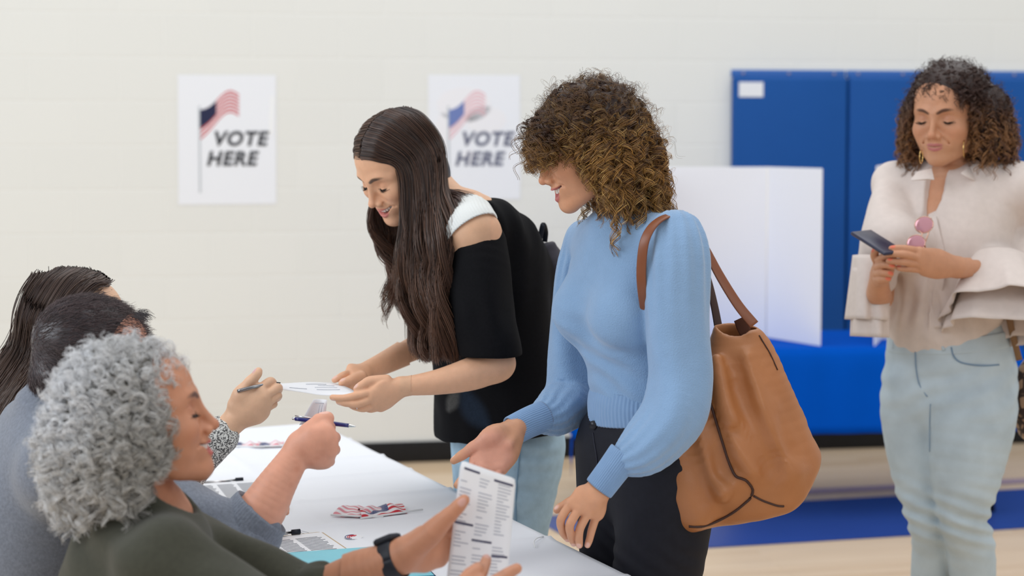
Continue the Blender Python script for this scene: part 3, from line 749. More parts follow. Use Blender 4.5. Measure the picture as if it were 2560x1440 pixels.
def skin_mat(name): return mat(name, (.5, .3, .2), .48, .35, noise=.05, nscale=55, bump=.12, bscale=420, attr='col', sss=.12, ssr=(.9, .35, .2))
M_skin = skin_mat('skin')
def finger(body, paint, pts, r0, r1, nail=None, nail_col=None, k=.0022, up=None):
    """pts: joints knuckle..tip; r0 base radius, r1 tip radius"""
    n = len(pts); rr = np.linspace(r0, r1, n)
    pts = np.asarray(pts, float)
    # straighter phalanges: repeat points near each joint
    q, ra = [pts[0]], [rr[0]]
    for i in range(1, n-1):
        a = pts[i]+(pts[i-1]-pts[i])*.22; b = pts[i]+(pts[i+1]-pts[i])*.22
        q += [a, b]; ra += [rr[i]*1.05, rr[i]*1.03]
    q.append(pts[-1]-(pts[-1]-pts[-2])/np.linalg.norm(pts[-1]-pts[-2])*r1*.8); ra.append(r1)
    body.add(Loft(q, ra, n=3), k)
    if nail is not None:
        d = nrm(pts[-1]-pts[-2]); nn = nrm(nail-d*(nail@d)); s = np.cross(d, nn)
        c = pts[-1]-d*r1*1.5+nn*r1*.80
        R = np.array([s, d, nn])
        paint.append((Ell(c, (r1*.72, r1*1.15, r1*.5), R), (*(nail_col if nail_col is not None else (.75, .5, .45)), .8), .0008))
        body.add(Ell(c+nn*r1*.02, (r1*.70, r1*1.1, r1*.24), R), .0012)
def poly(*pts): return [P(*p) for p in pts]

# ---------------- hair
def frame_of(T):
    ref = np.where(np.abs(T[:, 2:3]) < .9, V(0, 0, 1), V(1, 0, 0)); A = np.cross(T, ref); A /= np.linalg.norm(A, axis=1, keepdims=True)+1e-9
    return A, np.cross(T, A)
def curls(roots, dirs, length, seed, turns=3.0, rad=.008, m=30, droop=.6, thick=.0006, jitter=.4, out=.35, fan=1, spread=.002, tip=1.0, blend=.25):
    """helical locks: from root along dir, bending down with gravity. returns paths, radii, t"""
    rs = np.random.RandomState(seed); n = len(roots); length = np.broadcast_to(length, (n,)).astype(float)
    t = np.linspace(0, 1, m)[None, :, None]
    d = dirs+rs.randn(n, 3)*jitter*.5; d /= np.linalg.norm(d, axis=1, keepdims=True)
    L = (length*(1+rs.randn(n)*.15))[:, None, None]
    dr = np.broadcast_to(droop, (n,))[:, None, None] if np.ndim(droop) else droop
    core = roots[:, None, :]+d[:, None, :]*L*out*(t-.4*t*t)+V(0, 0, -1)*L*dr*t**1.4*(1-.0*t)+(rs.randn(n, 3)*jitter*.25)[:, None, :]*L*t*t
    T = np.gradient(core, axis=1); T /= np.linalg.norm(T, axis=2, keepdims=True)+1e-9
    A = np.cross(T, nrm([.3, .8, .1])); A /= np.linalg.norm(A, axis=2, keepdims=True)+1e-9; B = np.cross(T, A)
    ph = rs.rand(n)[:, None, None]*2*math.pi; tn = (turns*(1+rs.randn(n)*.25))[:, None, None]*np.where(rs.rand(n) < .5, -1, 1)[:, None, None]
    R = (rad*(1+rs.randn(n)*.3))[:, None, None]*np.minimum(1, t/blend)*(1-.3*t)
    P_, Rr = [], []
    for k in range(fan):
        o = rs.randn(n, 3)[:, None, :]*spread*(t**.5) if fan > 1 else 0
        ang = ph+tn*t*2*math.pi+(k*.22+rs.randn(n)[:, None, None]*.08)
        P_.append(core+R*(np.cos(ang)*A+np.sin(ang)*B)+o)
        Rr.append(np.broadcast_to(thick*(1-.65*t[..., 0]), (n, m)))
    return np.concatenate(P_), np.concatenate(Rr)
def hair_mesh(name, sets, m, parent, extra=None, sides=3):
    VV, FF, CC, o = [], [], [], 0
    for paths, radii, cols in sets:
        v, f, c = tubes(paths, radii, sides, cols); VV.append(v); FF.append(f+o); CC.append(c); o += len(v)
    if extra is not None:
        v, f, c = extra; VV.append(v); FF.append(f+o); CC.append(c)
    return link(name, mesh_np(name, np.concatenate(VV), np.concatenate(FF), np.concatenate(CC)), m, parent)
def hair_shell(prims, h, col, disp=None):
    b = Body(); [b.add(p, k) for p, k in prims]; b.disp = disp
    v, f = surface(b.ev, *b.bounds(), h)
    return v, f, np.tile(np.asarray(col, float), (len(v), 1))
def scatter(shell, n, seed, keep=None):
    """random points and outward normals on a shell"""
    v, f, _ = shell; rs = np.random.RandomState(seed)
    a, b, c = v[f[:, 0]], v[f[:, 1]], v[f[:, 2]]; nn = np.cross(b-a, c-a).astype(float); ar = np.linalg.norm(nn, axis=1)+1e-12
    if keep is not None: ar = ar*keep(a.astype(float))
    i = rs.choice(len(f), n, p=ar/ar.sum()); w = rs.rand(n, 2)
    p = v[f[i, 0]]*(1-w[:, :1])*(1-w[:, 1:])+v[f[i, 1]]*w[:, :1]*(1-w[:, 1:])+v[f[i, 2]]*w[:, :1]*w[:, 1:]+v[f[i, 3]]*(1-w[:, :1])*w[:, 1:]
    return p.astype(float), nn[i]/(np.linalg.norm(nn[i], axis=1, keepdims=True)+1e-12)
def hair_mat(name, rough=.42, spec=.5): return mat(name, (.1, .06, .03), rough, spec, attr='col')

# ---------------- garments
def hit(body, px, py, y0=1.5, y1=9.0, off=0.0, step=.6):
    """point where the sight line through a pixel meets an implicit body"""
    d = ray(px, py); d = d/np.linalg.norm(d); t = y0
    for _ in range(160):
        p = CAM+d*t; v = float(body.ev(p[None])[0])
        if abs(v) < .0004: break
        t += max(-.05, min(v*step, .08))
        if t > y1: return None
    return CAM+d*(t-off)
def hits(body, pix, off=0.0, n=1, fill=None):
    out = [hit(body, x, y, off=off) for x, y in pix]
    return np.array([o for o in out if o is not None])
def ribbed(name, pts, a, b, side, m, parent, ribs=40, amp=.0012, n=5, flare=0, lip=.003, sub=4, thick=.003):
    """knitted rib band: rings of an elliptic section with real ribs, rolled ends"""
    pts = np.asarray(pts, float); k = len(pts); a = np.ones(k)*np.asarray(a, float); b = np.ones(k)*np.asarray(b, float)
    side = np.asarray(side, float); side = np.tile(side, (k, 1)) if side.ndim == 1 else side
    q = catmull(np.hstack([pts, a[:, None], b[:, None], side]), n) if k > 2 else np.array([np.r_[pts[0], a[0], b[0], side[0]]*(1-t)+np.r_[pts[1], a[1], b[1], side[1]]*t for t in np.linspace(0, 1, n+1)])
    c = q[:, :3]; T = np.gradient(c, axis=0); T /= np.linalg.norm(T, axis=1, keepdims=True)
    S = q[:, 5:8]; S = S-T*(S*T).sum(1, keepdims=True); S /= np.linalg.norm(S, axis=1, keepdims=True); W = np.cross(T, S)
    N = ribs*sub; th = np.arange(N)*2*math.pi/N; rip = amp*np.cos(ribs*th)
    rings = []
    def ring(i, da, push=0): rings.append(c[i]+T[i]*push+S[i]*((q[i, 3]+da+rip)*np.cos(th))[:, None]+W[i]*((q[i, 4]+da+rip)*np.sin(th))[:, None])
    ring(0, -thick*1.5, .004); ring(0, -thick, -.0); ring(0, -thick*.3, -lip)
    for i in range(len(c)): ring(i, 0)
    ring(-1, -thick*.3, lip); ring(-1, -thick, 0); ring(-1, -thick*1.5, -.004)
    vs = np.concatenate(rings); R = len(rings); j = np.arange(N)
    fs = np.concatenate([np.stack([r*N+j, r*N+(j+1) % N, (r+1)*N+(j+1) % N, (r+1)*N+j], 1) for r in range(R-1)])
    return link(name, mesh_np(name, vs, fs), m, parent)
def palm(body, wrist, mcps, rw=.020, rm=.0115, side=None, k=.014, thick=.013):
    wrist = np.asarray(wrist, float)
    for q in mcps: body.add(Loft([wrist*.85+np.asarray(q)*.15, wrist*.5+np.asarray(q)*.5, q], [rm*1.0, rm*1.15, rm]), k)
    c = np.mean(mcps, 0)*.6+wrist*.4; d = nrm(np.mean(mcps, 0)-wrist); s = nrm(np.asarray(mcps[0])-np.asarray(mcps[-1])); s = nrm(s-d*(s@d)); nn = np.cross(d, s)
    body.add(Ell(c, (np.linalg.norm(np.mean(mcps, 0)-wrist)*.45, .036, thick), np.array([d, s, nn])), k)
def legs(body, jl, k=1.0):
    """each leg: [hip, knee, ankle, toe]"""
    for h, kn, an, toe in jl:
        body.add(Loft([h, h*.5+kn*.5, kn, kn*.55+an*.45, an], np.array([.074, .060, .046, .042, .030])*k), .03)
        body.add(Loft([an, an*.4+toe*.6-V(0, 0, .02), toe], [.034, .034, .026], side=(0, 0, 1)), .02)
def shoe(name, an, toe, m, parent, col=None):
    b = Body(); h = nrm((toe-an)*V(1, 1, 0)); z = .03
    b.add(Loft([V(an[0], an[1], .045)-h*.035, V(an[0], an[1], .045)+h*.06, V(toe[0], toe[1], .036)], [.038, .042, .036], [.034, .034, .024], side=np.cross(h, V(0, 0, 1))), .01)
    b.add(Loft([V(an[0], an[1], .05), V(an[0], an[1], .095)], [.040, .042]), .02)
    b.cap(Half((0, 0, .002), (0, 0, -1)), .004)
    return link(name, sdf_mesh(name, b, .004), m, parent)
def knit(nt, b, tc):
    N, L = nt.nodes, nt.links
    w = N.new('ShaderNodeTexNoise'); w.inputs['Scale'].default_value = 380; w.inputs['Detail'].default_value = 2; L.new(tc.outputs['Object'], w.inputs['Vector'])
    bp = N.new('ShaderNodeBump'); bp.inputs['Strength'].default_value = .6; bp.inputs['Distance'].default_value = .002
    L.new(w.outputs['Fac'], bp.inputs['Height']); L.new(bp.outputs['Normal'], b.inputs['Normal'])

def sheet(guides, n, seed, thick=.006, wave=.004, freq=2.5, m=40, r=.0006, cols=None, ends=.08, clump=0, spread=None):
    """strands laid between guide curves (front to back); u picks the place between the guides"""
    rs = np.random.RandomState(seed); G = np.array([catmull(np.array(g), 8) for g in guides])      # (g, q, 3)
    q = G.shape[1]; tt = np.linspace(0, 1, m); Gi = np.array([[np.interp(tt, np.linspace(0, 1, q), G[g, :, k]) for k in range(3)] for g in range(len(G))]).transpose(0, 2, 1)
    u = rs.rand(n)*(len(G)-1); i = np.minimum(u.astype(int), len(G)-2); f = (u-i)[:, None, None]; f = f
    base = Gi[i]*(1-f)+Gi[i+1]*f
    T = np.gradient(base, axis=1); T /= np.linalg.norm(T, axis=2, keepdims=True)+1e-9
    cen = Gi.mean(0).mean(0); A = np.cross(T, V(0, 1, .2)); A /= np.linalg.norm(A, axis=2, keepdims=True)+1e-9; B = np.cross(T, A)
    t = tt[None, :, None]
    cl = np.floor(u*(clump if clump else 9)).astype(int); rc = np.random.RandomState(seed+1); ph = rc.rand(400)*6.28; am = .5+rc.rand(400)
    p1 = ph[cl % 400][:, None, None]+rs.randn(n)[:, None, None]*.25; a1 = am[cl % 400][:, None, None]
    w = wave*sm(t, .15, .9)*a1
    off = A*(w*np.sin(freq*2*math.pi*t+p1))+B*(w*np.cos(freq*2*math.pi*t+p1*1.3))
    off = off+B*(rs.randn(n)[:, None, None]*thick*(.5+.8*t))+A*(rs.randn(n)[:, None, None]*thick*.35*(1+t))
    L = 1-np.abs(rs.randn(n))[:, None]*ends
    pa = base+off; pa2 = np.empty_like(pa)
    for k in range(3):
        for j in range(n): pa2[j, :, k] = np.interp(tt*max(L[j, 0], .4), tt, pa[j, :, k])
    ra = np.broadcast_to(r*(1-.6*tt[None, :]**3), (n, m))
    c0, c1 = np.asarray(cols[0]), np.asarray(cols[1]); mix = np.clip(rs.rand(n)[:, None, None]*.7+sm(t, .3, 1)*.45-.15, 0, 1)
    cc = c0*(1-mix)+c1*mix
    return pa2, ra, np.broadcast_to(cc, pa2.shape)
# ================================================================== WOMAN IN THE BLUE SWEATER
def woman_blue():
    Y0 = 3.30
    root = empty('person', V(.26, 3.32, 0), 'curly-haired woman in a light blue sweater and dark trousers, holding out an open hand', 'person')
    sk = np.array(srgb(208, 152, 118)); skd = sk*np.array([.93, .86, .82]); pal = srgb(214, 152, 136)
    fwd = V(math.sin(math.radians(-57)), -math.cos(math.radians(-57)), 0); lft = V(-fwd[1], fwd[0], 0)
    H = Head(P(1468, 366, Y0-.02), rot(-80, 20, 2), skin=sk, lip=srgb(186, 98, 104), brow=srgb(70, 42, 30), smile=1.0, open_=1.7, teeth=True, lipfull=1.1)
    body, paint = Body(), []
    H.put(body, paint)
    # under the clothes
    sh_c = P(1568, 610, Y0); ch = P(1572, 740, Y0); wa = P(1598, 930, Y0); hp = P(1618, 1110, Y0)
    shL = P(1684, 612, 3.17); shR = P(1462, 618, 3.45)
    body.add(Loft([H.w(0, -.030, -.045), H.w(0, -.035, -.085), sh_c+V(0, 0, .035), sh_c-V(0, 0, .02)], [.050, .050, .056, .07]), .022)
    body.add(Loft([hp, wa, ch, sh_c-V(0, 0, .03)], [.150, .110, .120, .110], [.10, .078, .085, .06], side=lft), .03)
    body.add(Loft([shL, sh_c, P(1474, 622, 3.44)], [.036, .045, .032]), .02)
    elL = P(1700, 940, 3.13); wrL = P(1497, 1224, 3.07); elR = P(1432, 985, 3.45); wrR = P(1283, 1075, 3.30)
    body.add(Loft([shL, P(1696, 780, 3.14), P(1702, 945, 3.12)], [.038, .038, .034]), .015)
    body.add(Loft([P(1702, 945, 3.12), P(1682, 1035, 3.10), P(1620, 1112, 3.08), P(1556, 1150, 3.075), wrL], [.034, .034, .032, .0235, .0215]), .01)
    body.add(Loft([P(1462, 630, 3.45), P(1440, 760, 3.46), P(1438, 960, 3.45)], [.030, .032, .032]), .015)
    body.add(Loft([P(1438, 960, 3.45), P(1400, 1022, 3.40), P(1352, 1048, 3.34), wrR], [.032, .032, .0245, .0220]), .01)
    kn = [V(.25, 3.22, .47), V(.22, 3.42, .47)]; an = [V(.30, 3.22, .09), V(.27, 3.44, .09)]; toe = [an[0]+V(-.14, -.07, -.05), an[1]+V(-.15, -.06, -.05)]
    hips = [hp+lft*.075-V(0, 0, .05), hp-lft*.075-V(0, 0, .05)]
    legs(body, list(zip(hips, kn, an, toe)))
    # left hand hanging relaxed
    wl = P(1497, 1222, 3.07)
    m4 = [P(1427, 1258, 3.045), P(1448, 1271, 3.040), P(1470, 1281, 3.045), P(1491, 1288, 3.06)]
    palm(body, wl, m4, rm=.0105, thick=.0105)
    body.add(Loft([wrL, (wrL+np.mean(m4, 0))/2], [.0225, .026], [.018, .016], side=lft), .012)
    A = [[m4[0], P(1400, 1300, 3.035), P(1406, 1330, 3.055), P(1422, 1350, 3.078)], [m4[1], P(1423, 1312, 3.028), P(1427, 1340, 3.045), P(1436, 1361, 3.068)],
         [m4[2], P(1449, 1321, 3.035), P(1447, 1346, 3.040), P(1449, 1368, 3.05)], [m4[3], P(1479, 1326, 3.05), P(1474, 1348, 3.050), P(1467, 1368, 3.055)]]
    for i, f in enumerate(A): finger(body, paint, f, (.0084, .0086, .0084, .0078)[i], (.0064, .0066, .0064, .0058)[i], nail=V(-.2, -1, -.1), nail_col=srgb(232, 190, 176))
    finger(body, paint, [P(1462, 1236, 3.09), P(1428, 1256, 3.10), P(1404, 1268, 3.10), P(1386, 1279, 3.10)], .0125, .0070, nail=V(-.2, -.6, .8), nail_col=srgb(240, 200, 190))
    # right hand open, palm up
    wr = P(1286, 1072, 3.30)
    m4 = [P(1188, 1152, 3.24), P(1207, 1168, 3.225), P(1228, 1176, 3.225), P(1252, 1172, 3.235)]
    palm(body, wr, m4, rm=.0125, thick=.014)
    body.add(Loft([wr, (wr+np.mean(m4, 0))/2], [.026, .036], [.019, .017], side=V(.8, 0, .7)), .012)
    body.add(Loft([P(1262, 1080, 3.28), P(1232, 1090, 3.255), P(1204, 1108, 3.25)], [.019, .0215, .015]), .012)        # ball of the thumb
    body.add(Loft([P(1288, 1100, 3.28), P(1272, 1140, 3.26), P(1252, 1165, 3.245)], [.014, .016, .012]), .012)         # outer edge
    body.sub(Ell(P(1238, 1137, 3.218), (.026, .013, .017)), .010)
    finger(body, paint, [P(1222, 1098, 3.25), P(1188, 1116, 3.25), P(1160, 1135, 3.245), P(1128, 1156, 3.24)], .0150, .0072, nail=V(-.3, .2, .9), nail_col=srgb(236, 198, 180))
    B = [[m4[0], P(1170, 1182, 3.21), P(1153, 1200, 3.19), P(1139, 1217, 3.17)], [m4[1], P(1190, 1208, 3.19), P(1178, 1232, 3.165), P(1170, 1250, 3.15)],
         [m4[2], P(1214, 1214, 3.19), P(1205, 1236, 3.17), P(1198, 1250, 3.15)], [m4[3], P(1240, 1200, 3.20), P(1232, 1218, 3.185), P(1226, 1234, 3.17)]]
    for i, f in enumerate(B): finger(body, paint, f, (.0090, .0092, .0088, .0080)[i], (.0066, .0066, .0064, .0058)[i], nail=V(0, .5, -.8), nail_col=srgb(236, 196, 184))
    paint.append((Ell(P(1225, 1135, 3.21), (.062, .05, .055)), (*pal, .6), .015))
    lo, hi = H.bounds(-.16)
    hb = lambda c, r: (np.asarray(c)-r, np.asarray(c)+r)
    full = body.bounds()
    regs = [(lo, hi, .0015), (V(.00, 2.95, .80), V(.20, 3.16, .96), .0015) if 0 else (P(1375, 1390, 3.12)-V(0, .12, 0), P(1545, 1180, 3.12)+V(0, .05, 0), .0015),
            (P(1120, 1268, 3.25)-V(0, .15, 0), P(1330, 1030, 3.25)+V(0, .12, 0), .0015), (*full, .008)]
    link('body', sdf_mesh('body', body, .002, regs, paint, sk), M_skin, root)
    H.make_teeth(root)
    # ---- sweater
    M_knit = mat('blue_knit', srgb(134, 165, 200), .85, .15, sheen=.35, noise=.03, nscale=30, extra=knit)
    M_knit2 = mat('blue_rib', srgb(130, 160, 196), .85, .15, sheen=.3, noise=.03, nscale=40)
    s = Body()
    s.add(Loft([P(1612, 985, Y0), P(1600, 930, Y0), P(1592, 870, Y0), P(1572, 760, Y0), P(1566, 660, Y0), P(1568, 600, Y0)], [.124, .122, .128, .138, .140, .085], [.098, .096, .100, .108, .092, .055], side=lft), .02)
    s.add(Loft([P(1680, 612, 3.19), P(1570, 585, Y0), P(1470, 610, 3.44)], [.056, .062, .05]), .035)
    s.add(Loft([P(1546, 622, Y0-.01), P(1539, 590, Y0-.015), P(1537, 582, Y0-.018)], [.070, .058, .056], [.066, .054, .052], side=lft), .02)
    cb = P(1572, 775, Y0)
    for sg in (1, -1):
        s.add(Ell(cb+fwd*.072+lft*sg*.068-V(0, 0, .004), (.056, .056, .058)), .045)
    # left sleeve: gathered at the shoulder, full at the forearm
    def gath(n, ph, amp, amp2=0):
        return lambda t, th, p: 1+amp*np.exp(-(t/.26)**2)*np.cos(n*th+ph)*(.7+.3*np.cos(3*th))+.05*np.cos(4*th+1.5+5*t)*sm(t, .15, .4)*(1-sm(t, .85, 1))+amp2*np.exp(-((1-t)/.16)**2)*np.cos(n*th+ph)
    s.add(Loft([P(1688, 588, 3.165), P(1692, 640, 3.15), P(1694, 720, 3.14), P(1697, 850, 3.13), P(1703, 945, 3.12), P(1682, 1040, 3.10), P(1620, 1115, 3.08), P(1556, 1152, 3.075)],
               [.046, .060, .063, .059, .060, .064, .056, .030], [.05, .062, .064, .062, .06, .058, .05, .028], n=5, mod=gath(13, 0, .055, .05)), .012)
    # elbow crease
    s.sub(Loft([P(1615, 872, 3.05), P(1650, 900, 3.06), P(1680, 925, 3.045)], [.010, .006, .002]), .018)
    s.sub(Loft([P(1622, 935, 3.03), P(1650, 980, 3.03), P(1640, 1040, 3.02)], [.008, .007, .003]), .02)
    # right sleeve
    s.add(Loft([P(1465, 600, 3.45), P(1447, 660, 3.455), P(1436, 760, 3.46), P(1432, 880, 3.46), P(1436, 980, 3.45), P(1400, 1025, 3.40), P(1352, 1048, 3.34)],
               [.038, .046, .046, .048, .056, .052, .030], [.04, .046, .05, .05, .054, .05, .029], n=5, mod=gath(13, 1, .05, .05)), .012)
    def folds(p, d):
        q = (p-V(.26, 3.3, 1.1)); w = sm(p[:, 2], 1.02, 1.08)*(1-sm(p[:, 2], 1.16, 1.26))
        u = q@lft; v = q@V(0, 0, 1)
        f = np.sin((v*1.0+u*.35+.02*vnoise(p*12))*2*math.pi/.055)*.0030*w*(1-sm(np.abs(u), .05, .13))
        return f+.0055*vnoise(p*V(13, 13, 4))+.0015*vnoise(p*V(30, 30, 12))
    s.disp = folds
    o = link('sweater', sdf_mesh('sweater', s, .0035), M_knit, root)
    hem = [P(1612, 975, Y0), P(1612, 1005, Y0), P(1616, 1038, Y0)]
    ribbed('ribbed_hem', hem, [.1235, .129, .131], [.098, .104, .106], lft, M_knit2, o, ribs=84, amp=.0011)
    ribbed('ribbed_cuff', [P(1560, 1138, 3.075), P(1530, 1178, 3.07), P(1499, 1219, 3.068)], [.031, .0295, .0285], [.030, .028, .027], lft, M_knit2, o, ribs=44, amp=.0009)
    ribbed('ribbed_cuff', [P(1358, 1041, 3.345), P(1322, 1056, 3.325), P(1282, 1076, 3.305)], [.031, .030, .0292], [.031, .030, .029], V(0, 1, 0), M_knit2, o, ribs=44, amp=.0009)
    ribbed('collar', [P(1541, 602, Y0-.014), P(1538, 588, Y0-.017), P(1536, 574, Y0-.02)], [.0605, .0580, .0565], [.0565, .054, .0525], lft, M_knit2, o, ribs=60, amp=.0006)
    # ---- trousers
    M_pants = mat('black_denim', srgb(24, 25, 34), .7, .25, noise=.1, nscale=90)
    t = Body()
    t.add(Loft([P(1616, 1018, Y0), P(1618, 1060, Y0), P(1620, 1120, Y0), P(1622, 1200, Y0)], [.112, .127, .150, .155], [.086, .100, .112, .10], side=lft), .02)
    for sg, h, k, a in ((1, hips[0], kn[0], an[0]), (-1, hips[1], kn[1], an[1])):
        t.add(Loft([h+V(0, 0, .03), h*.6+k*.4, k, k*.5+a*.5, a+V(0, 0, .02)], [.098, .088, .060, .056, .042]), .035)
    t.add(Ell(hp-fwd*.05+lft*.06-V(0, 0, .02), (.09, .09, .095)), .04); t.add(Ell(hp-fwd*.05-lft*.06-V(0, 0, .02), (.09, .09, .095)), .04)
    t.disp = lambda p, d: .0016*np.sin((p[:, 2]*1.2+p[:, 0]*.9+.03*vnoise(p*9))*2*math.pi/.05)*(vnoise(p*8+3) > -.1)*sm(vnoise(p*8+3), -.1, .5)
    o = link('trousers', sdf_mesh('trousers', t, .005), M_pants, root)
    wb = [P(1616, 1018, Y0), P(1617, 1052, Y0)]
    ribbed('waistband', wb, [.1190, .1285], [.092, .1015], lft, M_pants, o, ribs=30, amp=0, thick=.002, lip=.001)
    q = hits(t, [(1485, 1062)], off=.004)[0]; n_ = fwd*.9+lft*.3
    M_btn = mat('black_button', srgb(40, 40, 46), .35, .5, metal=.4); M_stitch = mat('dark_stitch', srgb(48, 48, 60), .7)
    tube_obj('button', [q, q+nrm(V(-.55, -.83, 0))*.006], .0085, M_btn, o, sides=20)
    pk = hits(t, [(1482, 1082), (1486, 1110), (1492, 1150), (1490, 1185)], off=.0015)
    if len(pk) > 2: tube_obj('fly_seam', pk, .0011, M_stitch, o)
    for an_, to in zip(an, toe): shoe('shoe', an_, to, M_pants, root)
    # ---- hair
    M_hair = hair_mat('curly_hair')
    hs = [(XF(Ell((0, -.022, .040), (.088, .100, .086)), H.o, H.R), .01), (XF(Ell((0, -.060, -.030), (.086, .072, .095)), H.o, H.R), .03),
          (XF(Ell((.060, -.022, -.030), (.030, .050, .062)), H.o, H.R), .02), (XF(Ell((-.060, -.022, -.030), (.030, .050, .062)), H.o, H.R), .02)]
    cut = XF(Ell((0, .105, -.045), (.085, .072, .085)), H.o, H.R)
    b = Body(); [b.add(p, k) for p, k in hs]; b.sub(cut, .01); b.add(XF(Ell((0, .040, .052), (.068, .054, .044)), H.o, H.R), .01); b.disp = lambda p, d: .004*vnoise(p*60)
    v, f = surface(b.ev, *b.bounds(), .004); shell = (v, f, np.tile(np.array(srgb(52, 34, 28)), (len(v), 1)))
    dark, mid, gold, lite = map(np.array, (srgb(64, 42, 34), srgb(116, 78, 42), srgb(196, 144, 72), srgb(240, 198, 122)))
    def color(paths, seed, warm=1.0):
        rs = np.random.RandomState(seed); n, m, _ = paths.shape; t = np.linspace(0, 1, m)[None, :, None]
        w = np.clip(rs.rand(n)*1.15, 0, 1)[:, None, None]; tip = np.where(rs.rand(n)[:, None, None] < .22, lite, gold)
        loc = (paths-H.o)@H.R.T; low = sm(-loc[..., 2:3], -.09, .04)
        f_ = sm(t, .12, .70)*(.30+.70*w)*(.36+.64*low)*warm
        return dark*(1-f_)+(mid*(1-w)+tip*w)*f_
    sets = []
    up = H.R[2]
    # body of curls, rooted all over the scalp; short at the fringe, long behind
    def keep(p):
        l = (p-H.o)@H.R.T
        return np.where((l[:, 1] > .055) & (l[:, 2] < .020), 0, 1.0)*np.where(l[:, 2] < -.10, .3, 1)*np.where((l[:, 1] > .02) & (l[:, 2] > .02), 1.8, 1)
    def off_face(pa):
        l = (pa-H.o)@H.R.T
        return ~(((l[..., 1] > .052) & (l[..., 2] < -.038)) | ((l[..., 1] > .074) & (l[..., 2] < -.016)) | ((l[..., 1] > .036) & (l[..., 2] < -.080) & (l[..., 2] > -.13))).any(1)
    for (n, ln, tn, rd, dr, th, sd, fan, ou, sp) in ((720, .085, 2.4, .0105, .60, .00080, 1, 9, .52, .0012), (560, .140, 3.8, .0110, .90, .00085, 2, 10, .34, .0012), (700, .045, 1.6, .0060, .15, .0005, 3, 4, .9, .002), (500, .075, 2.4, .0085, .35, .00032, 4, 2, 1.0, .002)):
        p, nn = scatter(shell, n, sd, keep); loc = (p-H.o)@H.R.T
        L = ln*np.where(loc[:, 1] > .03, .66, 1.0)
        pa, ra = curls(p-nn*.010, nn, L, sd, turns=tn, rad=rd, m=38, droop=dr, thick=th, out=ou, fan=fan, spread=sp, jitter=.16)
        ok = off_face(pa); pa, ra = pa[ok], ra[ok]
        sets.append((pa, ra, color(pa, sd)))
    rs = np.random.RandomState(11)
    roots = np.array([H.w(rs.uniform(-.05, .075), rs.uniform(.060, .088), rs.uniform(.035, .090)) for _ in range(110)])
    dirs = np.tile(H.R[1]*.8+H.R[0]*.3, (110, 1))+rs.randn(110, 3)*.3; dirs /= np.linalg.norm(dirs, axis=1, keepdims=True)
    pa, ra = curls(roots, dirs, .090, 12, turns=2.8, rad=.0090, m=36, droop=.62, thick=.0006, out=.46, fan=4, spread=.0018, jitter=.3)
    l = (pa-H.o)@H.R.T; ok = ~((l[..., 2] < -.024)).any(1); pa, ra = pa[ok], ra[ok]
    sets.append((pa, ra, color(pa, 12)))
    roots = np.array([H.w(rs.uniform(.066, .084), rs.uniform(-.01, .030), rs.uniform(-.02, .04)) for _ in range(110)])
    dirs = np.tile(H.R[0]*.9+H.R[1]*.15, (110, 1))
    pa, ra = curls(roots, dirs, .125, 13, turns=3.8, rad=.0085, m=40, droop=.95, thick=.0008, out=.16, fan=7, spread=.0016, jitter=.2)
    ok = off_face(pa); pa, ra = pa[ok], ra[ok]
    sets.append((pa, ra, color(pa, 13)))
    hair_mesh('hair', sets, M_hair, root, extra=shell)
    return root, s, t
WB, S_blue, T_blue = woman_blue()

